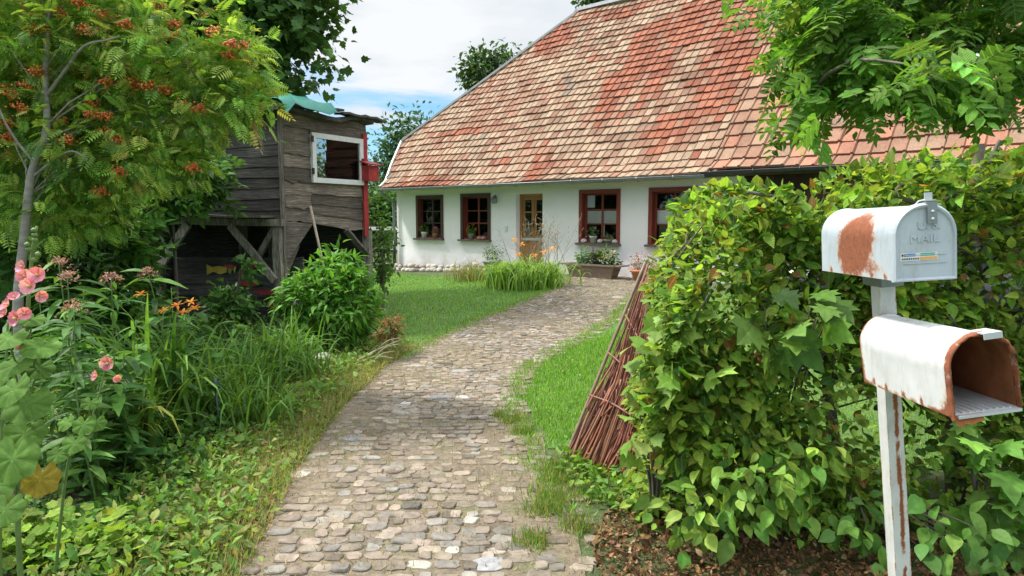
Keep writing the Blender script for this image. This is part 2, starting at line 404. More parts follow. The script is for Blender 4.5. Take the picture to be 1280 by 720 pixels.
def limbs(mb, trunk, cc, n, r0=.03, sides=5, tw=.12, col=(1, 1, 1), low=.25):
    T = np.asarray(trunk, float); lo = int(len(T)*low)
    for c in cc[rng.choice(len(cc), min(n, len(cc)), replace=False)]:
        d = np.linalg.norm(T[lo:]-c-A(0, 0, -.6), axis=1); s = T[lo+int(np.argmin(d))]
        L = np.linalg.norm(c-s); t = np.linspace(0, 1, 6)[:, None]
        p = s+(c-s)*t+A(0, 0, 1)*(.15*L)*np.sin(math.pi*t)+rng.normal(0, tw*L*.15, (6, 3))*np.sin(math.pi*t)
        mb.tube(p, np.linspace(r0, r0*.25, 6), sides, col)
def curve(pts, n=24):
    P = np.asarray(pts, float); t = np.linspace(0, len(P)-1, n); i = np.clip(t.astype(int), 0, len(P)-2); f = (t-i)[:, None]
    Q = np.concatenate([[2*P[0]-P[1]], P, [2*P[-1]-P[-2]]]); a, b, c, d = Q[i], Q[i+1], Q[i+2], Q[i+3]
    return .5*(2*b+(c-a)*f+(2*a-5*b+4*c-d)*f**2+(3*b-a-3*c+d)*f**3)
def inpoly(P, poly):
    x, y = P[:, 0], P[:, 1]; r = np.zeros(len(P), bool); q = np.asarray(poly, float); j = len(q)-1
    for i in range(len(q)):
        c = ((q[i, 1] > y) != (q[j, 1] > y)) & (x < (q[j, 0]-q[i, 0])*(y-q[i, 1])/(q[j, 1]-q[i, 1]+1e-12)+q[i, 0]); r ^= c; j = i
    return r
def scatter(poly, n):
    q = np.asarray(poly, float); lo, hi = q.min(0), q.max(0); out = np.zeros((0, 2))
    while len(out) < n:
        p = lo+(hi-lo)*rng.random((n*2, 2)); out = np.concatenate([out, p[inpoly(p, q)]])
    p = out[:n]; return np.stack([p[:, 0], p[:, 1], g(p[:, 0], p[:, 1])], 1)
def blades(mb, P, h, w, colours, lean=.5, hj=.35):
    n = len(P); a = rng.random(n)*2*math.pi
    Y = np.stack([np.cos(a)*lean, np.sin(a)*lean, np.ones(n)], 1)+rng.normal(0, .2, (n, 3))
    U = np.stack([-np.cos(a), -np.sin(a), np.full(n, .3)], 1)
    hh = h*(1+rng.normal(0, hj, n)).clip(.3, 2)
    mb.inst(BLADE, P, frames(Y, U), np.stack([np.full(n, w)*(1+rng.normal(0, .2, n)), hh, hh], 1), pal(n, colours, .18))
def sheet(name, poly, dz, mat, res=.15):
    q = np.asarray(poly, float); lo, hi = q.min(0), q.max(0)
    nx, ny = int((hi[0]-lo[0])/res)+2, int((hi[1]-lo[1])/res)+2
    X, Y = np.meshgrid(lo[0]+np.arange(nx)*res, lo[1]+np.arange(ny)*res); V = np.stack([X.ravel(), Y.ravel(), (g(X, Y)+dz).ravel()], 1)
    i, j = np.meshgrid(np.arange(nx-1), np.arange(ny-1)); b = (j*nx+i).ravel()
    keep = inpoly(V[b, :2]+res/2, q); b = b[keep]; Fq = np.stack([b, b+1, b+nx+1, b+nx], 1)
    used, inv = np.unique(Fq, return_inverse=True)
    mb = MB(); mb.raw(V[used], inv.ravel(), [4]*len(b), (1, 1, 1)); o = mb.build(name, mat, smooth=True); return tag(o, kind='structure')

exec_order = []
#@@SETTING
# ------------------------------------------------------------------ ground, lawns, path
xs = np.concatenate([[-900, -300, -90, -40, -22], np.linspace(-14, 16, 121), [24, 45, 100, 300, 900]])
ys = np.concatenate([[-300, -60, -15, -5], np.linspace(-2, 30, 129), [40, 60, 100, 300, 900, 1500]])
X, Y = np.meshgrid(xs, ys); Z = g(X, Y)
mb = MB(); nx = len(xs); i, j = np.meshgrid(np.arange(nx-1), np.arange(len(ys)-1)); b = (j*nx+i).ravel()
mb.raw(np.stack([X.ravel(), Y.ravel(), Z.ravel()], 1), np.stack([b, b+1, b+nx+1, b+nx], 1).ravel(), [4]*len(b), (1, 1, 1))
tag(mb.build('ground', M['ground'], smooth=True), kind='structure')

PL = np.array([(-1.12, 1.), (-1.17, 2.), (-1.23, 2.83), (-1.32, 3.48), (-1.42, 4.5), (-1.47, 5.73), (-1.41, 7.39), (-1.19, 8.35), (-.49, 10.36), (.29, 12.33), (.9, 13.9), (1.2, 15.2), (1.3, 16.6)])
PR = np.array([(.6, 1.), (.5, 2.), (.35, 2.83), (.38, 3.48), (.24, 4.5), (.07, 6.), (.26, 7.18), (.79, 8.35), (1.66, 10.36), (2.3, 12.33), (2.75, 13.9), (2.95, 15.), (3.0, 15.7)])
path_poly = np.concatenate([PL, PR[::-1]])
soil_poly = [(-1.1, 1), (-1.3, 3.48), (-1.5, 5.73), (-1.5, 7.4), (-2., 8.6), (-2.6, 10.), (-2.6, 12), (-7.5, 13), (-9, 6), (-5, 1)]
sheet('garden_bed', soil_poly, .004, M['soil'])
lawn_a = [(-1.5, 7.5), (-1.2, 8.4), (-.5, 10.3), (.28, 12.3), (.85, 13.8), (.3, 15.2), (-1.2, 17.), (-2.9, 19.4), (-3.9, 20.6), (-5., 24), (-9, 26), (-12, 20), (-4, 14), (-2.6, 12), (-2.6, 10), (-2.05, 8.5)]
lawn_b = [(.3, 4.7), (.1, 6.), (.28, 7.2), (.8, 8.35), (1.68, 10.3), (2.35, 12.3), (2.8, 13.9), (9., 9.2), (9., 3.), (4.2, 4.15), (1., 4.3)]
sheet('lawn', lawn_a, .006, M['lawn']); sheet('lawn', lawn_b, .006, M['lawn'])
pth = sheet('path', path_poly, .009, M['dirt'], .1)
yard_poly = [(1.3, 15.2), (1.6, 16.8), (.6, 17.6), (-.2, 18.), (-.6, 17.4), (.8, 16.2)]
# cobbles: rows across the path, every stone a domed irregular sett
mb = MB(); y = 1.2; row = 0
while y < 16.4:
    sy = .07+.016*rng.random()
    xl, xr = np.interp(y, PL[:, 1], PL[:, 0]), np.interp(y, PR[:, 1], PR[:, 0])
    x = xl+rng.random()*.06
    while x < xr:
        wx = .06+.075*rng.random()**1.3; big = rng.random() < .012
        edge = min(x-xl, xr-x); miss = (.45 if edge < .14 else .035) + (.35 if (x-xl)/(xr-xl) > .72 and y < 5.5 else 0)
        slope = np.interp(y+.05, PL[:, 1], PL[:, 0])-np.interp(y-.05, PL[:, 1], PL[:, 0])
        if rng.random() > miss or big:
            ax, ay = wx*.48*(1.9 if big else 1), sy*.485*(1.7 if big else 1); n = 12; a = np.arange(n)*2*math.pi/n+rng.random()*.3; sq = (np.abs(np.cos(a))**6+np.abs(np.sin(a))**6)**(-1/6)
            rj = sq*(1+rng.normal(0, .085, n)); dust = sm(.42+.55*math.sin(x*2.1+y*.8+1)*math.sin(y*1.3-x)+.35*math.sin(x*5+y*3.7)+rng.normal(0, .15)); cx, cy = x+wx/2+rng.normal(0, .01), y+rng.normal(0, .009)+.03*math.sin(x*2.6+row*.7)
            rot = rng.normal(0, .1)-.25*slope; ux = np.cos(a)*rj*ax; uy = np.sin(a)*rj*ay
            px = ux*math.cos(rot)-uy*math.sin(rot)+cx; py = ux*math.sin(rot)+uy*math.cos(rot)+cy
            h = .003+.01*rng.random()-.006*float(dust); tz = g(px, py)+.009; tx, ty = rng.normal(0, .06, 2)
            k = .86; qx, qy = cx+(px-cx)*k, cy+(py-cy)*k
            V = np.concatenate([np.stack([px, py, tz-.01], 1), np.stack([cx+(px-cx)*.97, cy+(py-cy)*.97, tz+h*.6], 1), np.stack([qx, qy, tz+h+(qx-cx)*tx+(qy-cy)*ty], 1), [[cx, cy, float(g(cx, cy))+.009+h*1.05]]])
            Fc = [(q*n+i, q*n+(i+1) % n, (q+1)*n+(i+1) % n, (q+1)*n+i) for q in (0, 1) for i in range(n)]+[(2*n+i, 2*n+(i+1) % n, 3*n) for i in range(n)]
            u = rng.random(); c = A(.215, .18, .14) if u < .5 else A(.235, .19, .152) if u < .76 else A(.185, .168, .145) if u < .92 else A(.27, .25, .215)
            if big: c = A(.34, .32, .285) if rng.random() < .6 else A(.21, .21, .21)
            c = c*(1-.35*dust)+A(.2, .16, .095)*.35*dust; mb.add(V, Fc, c*(1+rng.normal(0, .17)))
        x += wx+.004
    y += sy+.006; row += 1
o = mb.build('cobblestones', M['cobble'], pth)

# ------------------------------------------------------------------ sky and sun
w = bpy.data.worlds.new('World'); S.world = w; w.use_nodes = True; nt = w.node_tree
SUN_EL, SUN_AZ = math.radians(56), math.radians(-74)     # azimuth from +Y towards +X
bg = nt.nodes['Background']; bg.inputs[1].default_value = .1
sk = nd(nt, 'ShaderNodeTexSky'); sk.sky_type = 'NISHITA'; sk.sun_disc = False; sk.sun_elevation = SUN_EL; sk.sun_rotation = SUN_AZ; sk.air_density = 1.; sk.dust_density = .6; sk.ozone_density = 1.4
tc = nd(nt, 'ShaderNodeTexCoord'); sp = nd(nt, 'ShaderNodeSeparateXYZ'); nt.links.new(tc.outputs['Generated'], sp.inputs[0])
mp = nd(nt, 'ShaderNodeMapping'); mp.inputs['Scale'].default_value = (1.2, 1.2, 7.5); mp.inputs['Location'].default_value = (3.1, .4, 1.2); nt.links.new(tc.outputs['Generated'], mp.inputs[0])
n1 = nd(nt, 'ShaderNodeTexNoise', Scale=2.3, Detail=9, Roughness=.56); nt.links.new(mp.outputs[0], n1.inputs['Vector'])
def mrange(v, a, b, c, d):
    m = nd(nt, 'ShaderNodeMapRange'); m.interpolation_type = 'SMOOTHSTEP'; nt.links.new(v, m.inputs[0])
    for i, x in ((1, a), (2, b), (3, c), (4, d)): m.inputs[i].default_value = x
    return m.outputs[0]
ad = nd(nt, 'ShaderNodeMath', operation='ADD'); nt.links.new(n1.outputs[0], ad.inputs[0]); nt.links.new(mrange(sp.outputs[2], .1, .27, -.1, .2), ad.inputs[1])
cover = mrange(ad.outputs[0], .475, .66, 0, 1)
mp2 = nd(nt, 'ShaderNodeMapping'); mp2.inputs['Scale'].default_value = (1, 1, 3.5); nt.links.new(tc.outputs['Generated'], mp2.inputs[0])
n2 = nd(nt, 'ShaderNodeTexNoise', Scale=3.2, Detail=8, Roughness=.55); nt.links.new(mp2.outputs[0], n2.inputs['Vector'])
cl = ramp(nt, n2.outputs[0], [(.3, (3.3, 3.65, 4.1)), (.6, (4.75, 4.9, 5.0))])
cl = mixc(nt, 1., cl, ramp(nt, mrange(sp.outputs[2], .35, .95, 0, 1), [(0, (1, 1, 1)), (1, (2.9, 2.9, 2.9))]), 'MULTIPLY')   # an overcast dome is brighter overhead
skc = mixc(nt, 1., sk.outputs[0], (.52, .76, .92), 'MULTIPLY')
nt.links.new(mixc(nt, cover, skc, cl), bg.inputs[0])
ld = bpy.data.lights.new('sun', 'SUN'); lo = bpy.data.objects.new('sun', ld); COL.objects.link(lo)
ld.energy = 3.; ld.angle = math.radians(7); ld.color = (1, .96, .9)
d = A(math.sin(SUN_AZ)*math.cos(SUN_EL), math.cos(SUN_AZ)*math.cos(SUN_EL), math.sin(SUN_EL))
lo.rotation_euler = Vector(d).to_track_quat('Z', 'Y').to_euler(); lo.location = (-20, 0, 40)
S.view_settings.view_transform = 'Standard'; S.view_settings.look = 'None'; S.view_settings.gamma = 1; S.view_settings.use_curve_mapping = False
S.view_settings.exposure = 1.
S.render.engine = 'CYCLES'; cy = S.cycles; cy.max_bounces = 7; cy.diffuse_bounces = 3; cy.glossy_bounces = 2; cy.transmission_bounces = 3; cy.transparent_max_bounces = 6; cy.use_denoising = True; cy.sample_clamp_indirect = 4
# ------------------------------------------------------------------ the farmhouse: a along the front, t into the house, z up
HC = A(-3.64, 21.7, 0); HD = A(.7566, -.6539, 0); HN = A(.6539, .7566, 0); UZ = A(0, 0, 1)
def hp(a, t, z): return HC+HD*a+HN*t+UZ*z
def hbox(mb, a0, a1, t0, t1, z0, z1, col=(1, 1, 1)): mb.box(HC, HD, HN, UZ, a0, a1, t0, t1, z0, z1, col)
house = thing('farmhouse', 'white plastered farmhouse with a mottled red and cream tiled roof', 'house', (0, 19.5, .1))
A_BRK, A_END, T_BACK = 10.6, 19.2, 8.88
WINS = [(.95, 2.11, 1.0, 2.27, 0), (2.88, 4.01, 1.0, 2.28, 0), (7.05, 8.2, 1.0, 2.28, 1), (9.0, 10.15, 1.0, 2.28, 1)]
DOOR = (4.95, 5.86, .4, 2.25)
# wall: front with its openings, gable, back
mb = MB(); holes = [w_[:4] for w_ in WINS]+[DOOR]
ga = sorted({0., 11.2, *[h[0] for h in holes], *[h[1] for h in holes]}); gz = sorted({-.4, 2.72, *[h[2] for h in holes], *[h[3] for h in holes]})
for a0, a1 in zip(ga, ga[1:]):
    for z0, z1 in zip(gz, gz[1:]):
        if any(h[0] <= a0 and a1 <= h[1] and h[2] <= z0 and z1 <= h[3] for h in holes): continue
        na, nz = max(1, int((a1-a0)/.3)), max(1, int((z1-z0)/.3))
        V = [hp(a0+(a1-a0)*i/na, 0, z0+(z1-z0)*j/nz)+HN*(.012*math.sin((a0+(a1-a0)*i/na)*2.3+z0*3)*(0 if i in (0, na) or j in (0, nz) else 1)) for j in range(nz+1) for i in range(na+1)]
        mb.add(V, [(j*(na+1)+i, j*(na+1)+i+1, (j+1)*(na+1)+i+1, (j+1)*(na+1)+i) for j in range(nz) for i in range(na)])
for a0, a1, z0, z1 in holes:
    for q in ([(a0, z0), (a0, z1)], [(a0, z1), (a1, z1)], [(a1, z1), (a1, z0)], [(a1, z0), (a0, z0)]):
        (p, r), (p2, r2) = q; mb.add([hp(p, 0, r), hp(p2, 0, r2), hp(p2, .3, r2), hp(p, .3, r)], [(0, 1, 2, 3)])
mb.add([hp(0, 0, -.4), hp(0, T_BACK, -.4), hp(0, T_BACK, 2.72), hp(0, 7.8, 4.12), hp(0, 1.06, 4.05), hp(0, 0, 2.72)], [(0, 1, 2, 3, 4, 5)])
mb.add([hp(0, T_BACK, -.4), hp(A_END, T_BACK, -.4), hp(A_END, T_BACK, 2.72), hp(0, T_BACK, 2.72)], [(0, 1, 2, 3)])
mb.add([hp(A_END, 0, -.4), hp(A_END, 0, 2.72), hp(A_END, 4.44, 8.1), hp(A_END, T_BACK, 2.72), hp(A_END, T_BACK, -.4)], [(0, 1, 2, 3, 4)])
mb.build('wall', M['plaster'], house)
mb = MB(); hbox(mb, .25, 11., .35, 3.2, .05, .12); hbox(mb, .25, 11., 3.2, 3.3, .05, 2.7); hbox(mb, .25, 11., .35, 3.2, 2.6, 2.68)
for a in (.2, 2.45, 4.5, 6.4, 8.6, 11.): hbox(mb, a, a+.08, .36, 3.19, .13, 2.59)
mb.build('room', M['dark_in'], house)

def tile_plane(mb, a_lo, a_hi, prof, tw, course, colour, lift=0.):
    """courses of pantiles over the (t,z) profile; a_lo(t), a_hi(t) bound each course"""
    T = np.array(prof, float); seg = np.hypot(*np.diff(T, axis=0).T); cum = np.concatenate([[0], np.cumsum(seg)]); L = cum[-1]
    P = lambda s: (np.interp(s, cum, T[:, 0]), np.interp(s, cum, T[:, 1]))
    nrow = int(L/course); course = L/nrow
    for r in range(nrow):
        s0, s1 = r*course-.03, min(L, (r+1)*course+.02)
        (t0, z0), (t1, z1) = P(max(s0, 0)), P(s1); dt, dz = t1-t0, z1-z0; q = math.hypot(dt, dz); nt_, nz_ = -dz/q, dt/q
        if r == 0: t0 -= dt/q*.03; z0 -= dz/q*.03
        lo_, hi_ = a_lo((t0+t1)/2), a_hi((t0+t1)/2); a = math.floor(lo_/tw)*tw+(.5*tw if r % 2 else 0)*0
        while a < hi_:
            b0, b1 = max(a, lo_), min(a+tw, hi_)
            if b1-b0 > .03:
                w5 = np.array([0, .06, .76, .82, .93, 1]); hw = np.array([-.006, .003, .0, .017, .017, -.006])*(tw/.2)
                jz = rng.normal(0, .005); js = rng.normal(0, .011)
                V = []
                for k, lift_ in ((0, .055), (1, .008)):
                    tt, zz = (t0, z0) if k == 0 else (t1, z1); sg = .022*math.sin(a*1.3+tt*.7)+.016*math.sin(a*.55-tt*1.9+2)
                    tt += dt/q*js; zz += dz/q*js
                    for e_ in range(6):
                        h = lift+lift_+hw[e_]+jz+sg+(.005*math.sin(e_*2.+a*40) if k == 0 else 0); V.append(hp(b0+(b1-b0)*w5[e_], tt+nt_*h, zz+nz_*h))
                for e_ in range(6):
                    h = lift+.002+jz+sg; V.append(hp(b0+(b1-b0)*w5[e_], t0+dt/q*js+nt_*h, z0+dz/q*js+nz_*h))
                Fc = [(e_, e_+1, e_+7, e_+6) for e_ in range(5)]+[(12+e_, 13+e_, e_+1, e_) for e_ in range(5)]+[(0, 6, 12), (5, 17, 11)]
                mb.add(V, Fc, colour((b0+b1)/2, (t0+t1)/2))
            a += tw
CREAM, PINK, RED, GREY = A(.315, .222, .15), A(.26, .142, .092), A(.235, .078, .043), A(.2, .16, .125)
# replaced / cleaner runs of tiles: (a centre, t centre, half widths)
REDS = [(8.35, 3.3, .75, .9), (7.2, 3.0, .5, .7), (6.95, 1.75, .42, .75), (7.2, 2.3, .45, .7), (8.0, 2.2, .4, .9), (9.9, 2.6, .9, 1.4), (9.9, 1.2, .6, .7), (9.0, .55, .4, .5), (9.6, .8, .35, .6), (1.6, -.25, 1.6, .16), (1.8, 1.15, 1.2, .16), (5.8, -.05, .35, .4), (4.4, .25, .5, .13), (3.6, 3.6, .7, .4), (5.4, 4.1, 1.2, .22), (10.3, 3.6, .5, .7)]
TGRID = rng.random((60, 40))
def patch(a, t):
    i, j = a*.9+3, t*2.1+4; i0, j0 = int(i), int(j); fi, fj = sm(i-i0), sm(j-j0); G = TGRID
    return (G[i0 % 60, j0 % 40]*(1-fi)+G[(i0+1) % 60, j0 % 40]*fi)*(1-fj)+(G[i0 % 60, (j0+1) % 40]*(1-fi)+G[(i0+1) % 60, (j0+1) % 40]*fi)*fj
def tcol(a, t):
    r = 0.
    for ca, ct, ra, rt in REDS: r = max(r, 1.25-math.hypot((a-ca-(t-ct)*.0)/ra, (t-ct)/rt)*.9)
    r += rng.normal(0, .2)+(patch(a, t)-.5)*.5
    u = np.clip(rng.random()*.75+(patch(a*1.7+20, t*1.4)-.35)*.5, 0, 1)
    if r > .5: c = RED*(.8+.5*rng.random())+(PINK-RED)*.35*rng.random()
    elif r > .12: c = PINK*(.85+.3*rng.random())
    else: c = CREAM*1.04 if u < .6 else (CREAM+PINK)/2 if u < .84 else PINK if u < .96 else GREY
    return c*(1+rng.normal(0, .07))
KINK, RIDGE = (-.93, 1.06), (3.84, 4.44)
PROF = [(-.42, 2.53), (-.1, 2.74), (1.06, 4.12), (RIDGE[1], 2.74+1.1918*(RIDGE[1]+.1))]; ZR = PROF[-1][1]
LO = lambda t: float(np.interp(t, [-.42, -.05, .35, KINK[1], RIDGE[1]], [-.22, -.38, -.62, KINK[0], RIDGE[0]]))
mb = MB(); tile_plane(mb, LO, lambda t: A_BRK, PROF, .2, .272, tcol)
roof = mb.build('roof', M['tile'], house)
REDS2 = [(15.5, 1.6, 1.6, 1.), (12.3, .2, .8, .3)]
def tcol2(a, t):
    u = rng.random(); c = PINK*1.1 if u < .45 else (CREAM+PINK)/2 if u < .75 else A(.37, .17, .11)
    return c*(1+rng.normal(0, .1))
PROF2 = [(-.42, 2.56), (-.1, 2.78), (RIDGE[1], ZR+.04)]
mb = MB(); tile_plane(mb, lambda t: A_BRK+.04, lambda t: A_END+.3, PROF2, .29, .36, tcol2, .03)
mb.build('roof', M['tile'], house)
mb = MB()   # hidden roof faces: half hip, rear slope, underside
mb.add([hp(KINK[0], 1.06, 4.09), hp(KINK[0], 2*RIDGE[1]-1.06, 4.09), hp(RIDGE[0], RIDGE[1], ZR-.02)], [(0, 1, 2)], PINK)
mb.add([hp(-.2, 9.3, 2.5), hp(A_END+.3, 9.3, 2.5), hp(A_END+.3, RIDGE[1], ZR), hp(RIDGE[0], RIDGE[1], ZR), hp(KINK[0], 7.82, 4.1)], [(0, 1, 2, 3, 4)], PINK)
e = -.03
mb.add([hp(-.2, -.42, 2.53+e), hp(A_END+.3, -.42, 2.53+e), hp(A_END+.3, -.1, 2.74+e), hp(-.36, -.1, 2.74+e)], [(0, 1, 2, 3)], GREY)
mb.add([hp(-.36, -.1, 2.74+e), hp(A_END+.3, -.1, 2.74+e), hp(A_END+.3, RIDGE[1], ZR+e), hp(RIDGE[0], RIDGE[1], ZR+e), hp(KINK[0], KINK[1], 4.12+e)], [(0, 1, 2, 3, 4)], GREY)
mb.build('roof_back', M['tile'], house)
# soffit board, verge flashing, ridge cap
mb = MB(); hbox(mb, -.15, A_BRK+.0, -.36, -.005, 2.475, 2.497); hbox(mb, A_BRK+.002, A_END, -.36, -.005, 2.478, 2.5); mb.build('soffit', M['wood_gray'], house)
mb = MB()
vp = [hp(LO(t)-.03, t, float(np.interp(t, [p[0] for p in PROF], [p[1] for p in PROF]))+.05) for t in (-.45, -.3, -.1, .15, .35, .7, 1.06)]
for p, q in zip(vp, vp[1:]): mb.beam(p, q, .07, .07, side=HD)
hipp = [hp(KINK[0]-.03, 1.06, 4.17), hp(RIDGE[0]-.03, RIDGE[1], ZR+.06)]
mb.beam(hipp[0]-HD*.02, hipp[1], .17, .06)
mb.beam(hp(RIDGE[0], RIDGE[1], ZR+.065), hp(A_END+.3, RIDGE[1], ZR+.1), .26, .1)
mb.build('verge_flashing', M['zinc_light'], house)
# gutters with brackets, downpipe
def gutter(a0, a1, t, z, r, mat, tilt=0.):
    mb = MB(); n = 9; N = int((a1-a0)/.5)+1; V = []; Fc = []
    for i in range(N+1):
        a = a0+(a1-a0)*i/N
        for rr in (r, r-.008):
            for k in range(n): th = math.pi+math.pi*k/(n-1); V.append(hp(a, t+rr*math.cos(th), z+rr*math.sin(th)+tilt*(a-a0)))
    for i in range(N):
        for h in (0, 1):
            for k in range(n-1): b0 = i*2*n+h*n+k; Fc.append((b0, b0+1, b0+1+2*n, b0+2*n))
        for k in (0, n-1): b0 = i*2*n+k; Fc.append((b0, b0+2*n, b0+3*n, b0+n))
    for b0 in (0, N*2*n): Fc += [(b0+k, b0+k+1, b0+n+k+1, b0+n+k) for k in range(n-1)]
    mb.add(V, Fc); mb.tube([hp(a0, t-r, z), hp(a1, t-r, z+tilt*(a1-a0))], .011, 6)
    for i in range(int((a1-a0)/.9)+1):
        a = a0+.2+i*.9
        if a < a1: hbox(mb, a, a+.025, t-r-.016, t-r-.012, z-.05, z+.02); hbox(mb, a, a+.025, t-r*.7, t+r*.7, z-r-.012, z-r-.004)
    return mb.build('gutter', mat, house, True)
gutter(-.24, A_BRK-.02, -.5, 2.5, .07, M['galv']); gutter(A_BRK-.1, A_END+.2, -.5, 2.56, .075, M['zinc_dark'])
mb = MB(); mb.tube(curve([hp(-.16, -.5, 2.44), hp(-.14, -.47, 2.34), hp(-.05, -.16, 2.16), hp(-.03, -.1, 2.0), hp(-.03, -.1, .9)], 20), .042, 10); pipe = mb.build('downpipe', M['galv'], house, True)
mb = MB(); mb.tube([hp(-.03, -.1, .9), hp(-.03, -.1, .06)], .05, 10); mb.build('standpipe', M['black'], pipe, True)

# windows: casing round a deep wooden reveal, sash with six panes, lace half curtain, sill
for wi, (a0, a1, z0, z1, red) in enumerate(WINS):
    fr = M['wood_red'] if red else M['wood_brown']; D = .13
    mb = MB(); c = .075
    hbox(mb, a0-.02, a0+c, -.03, .01, z0, z1+.02); hbox(mb, a1-c, a1+.02, -.03, .01, z0, z1+.02); hbox(mb, a0+c+.001, a1-c-.001, -.028, .01, z1-c, z1+.018)
    wn = mb.build('window', fr, house)
    mb = MB(); hbox(mb, a0+.003, a0+.05, .011, .29, z0, z1); hbox(mb, a1-.05, a1-.003, .011, .29, z0, z1); hbox(mb, a0+.051, a1-.051, .011, .29, z1-.05, z1-.003); hbox(mb, a0+.051, a1-.051, .011, .29, z0+.003, z0+.05)
    mb.build('reveal', M['wood_red'], wn)
    mb = MB(); b0, b1, y0, y1 = a0+.052, a1-.052, z0+.052, z1-.052; fw = .06
    hbox(mb, b0, b0+fw, D, D+.05, y0, y1); hbox(mb, b1-fw, b1, D, D+.05, y0, y1); hbox(mb, b0+fw, b1-fw, D+.001, D+.049, y0, y0+fw); hbox(mb, b0+fw, b1-fw, D+.001, D+.049, y1-fw, y1)
    am = (b0+b1)/2; hbox(mb, am-.022, am+.022, D-.004, D+.046, y0+fw, y1-fw)
    zs = [y0+fw+(y1-y0-2*fw)*k/3 for k in (1, 2)]
    for z in zs: hbox(mb, b0+fw, am-.023, D+.004, D+.044, z-.014, z+.014); hbox(mb, am+.023, b1-fw, D+.004, D+.044, z-.014, z+.014)
    mb.build('sash', M['wood_red'] if wi else M['wood_brown'], wn)
    mb = MB(); hbox(mb, b0+fw-.005, b1-fw+.005, D+.02, D+.026, y0+fw-.005, y1-fw+.005); mb.build('pane', M['glass'], wn)
    mb = MB(); nn = 60
    def cur(ca0, ca1, cz0, cz1):
        V = []; 
        for i in range(nn+1):
            a = ca0+(ca1-ca0)*i/nn; tt = D+.034+.006*math.sin(i*1.35)
            V += [hp(a, tt, cz0+.012*math.sin(i*.9)), hp(a, tt, cz1)]
        mb.add(V, [(2*i, 2*i+2, 2*i+3, 2*i+1) for i in range(nn)])
    cur(b0+fw, b1-fw, zs[0]+.0, zs[1]-.03)
    if wi == 2: cur(b0+.05, b0+.28, zs[1]+.05, y1); cur(am-.04, am+.05, y0+.1, zs[0])
    mb.build('curtain', M['curtain'], wn, True)
    mb = MB(); hbox(mb, a0-.07, a1+.05, -.11, .19, z0-.052, z0-.002); mb.build('sill', M['wood_gray'], wn)

# door: honey coloured frame, two narrow glazed leaves, scuffed lower panel
a0, a1, z0, z1 = DOOR; D = .16
mb = MB(); hbox(mb, a0, a0+.08, D, D+.08, z0, z1); hbox(mb, a1-.05, a1, D, D+.08, z0, z1); hbox(mb, a0+.081, a1-.051, D+.001, D+.079, z1-.07, z1)
dr = mb.build('door', M['door_wood'], house)
mb = MB(); zm = 1.03; am = (a0+a1)/2+.02
for b0, b1 in ((a0+.085, am-.003), (am+.003, a1-.055)):
    hbox(mb, b0, b0+.075, D+.02, D+.06, z0+.05, z1-.075); hbox(mb, b1-.075, b1, D+.02, D+.06, z0+.05, z1-.075)
    for q0, q1 in ((z1-.16, z1-.075), (zm-.02, zm+.1), (z0+.05, z0+.16)): hbox(mb, b0+.075, b1-.075, D+.021, D+.059, q0, q1)
    for k in (1, 2): z = zm+.1+(z1-.16-zm-.1)*k/3; hbox(mb, b0+.075, b1-.075, D+.025, D+.055, z-.018, z+.018)
hbox(mb, am-.02, am+.02, D+.005, D+.02, z0+.05, z1-.08)
mb.build('door_leaf', M['door_wood'], dr)
mb = MB(); hbox(mb, a0+.16, a1-.13, D+.035, D+.05, z0+.16, zm-.02); mb.build('lower_panel', plain('scuffed_door_panel', (.33, .17, .065), .7, .6, 5, .3, stretch=(1, 1, .5)), dr)
mb = MB(); hbox(mb, a0+.15, a1-.12, D+.04, D+.045, zm+.09, z1-.15); mb.build('pane', M['glass'], dr)
mb = MB(); hbox(mb, a0+.08, a1-.05, D+.0, D+.018, zm-.02, zm+.05); mb.build('weather_bar', M['zinc_light'], dr)
mb = MB(); hbox(mb, am-.018, am+.018, D-.004, D+.006, zm+.33, zm+.5); mb.tube([hp(am, D-.005, zm+.44), hp(am, D-.05, zm+.44), hp(am-.1, D-.05, zm+.44)], .01, 6); mb.build('door_handle', M['black'], dr)
mb = MB(); hbox(mb, a0-.12, a1+.12, -.32, .15, .02, .385, (.36, .34, .31)); mb.build('doorstep', M['stone'], house)
mb = MB(); p = hp(4.25, -.1, 2.1); mb.lathe(p, [(.03, -.1), (.075, -.08), (.085, .03), (.05, .08), (.015, .12)], 8); mb.build('wall_lamp', M['galv'], house)
mb = MB(); mb.tube([hp(4.25, 0, 2.17), hp(4.25, -.06, 2.24), hp(4.25, -.1, 2.21)], .012, 6); mb.build('lamp_bracket', M['black'], house)
mb = MB(); hbox(mb, 4.57, 4.65, -.025, 0, 1.27, 1.4); mb.build('doorbell', M['white_metal'], house)
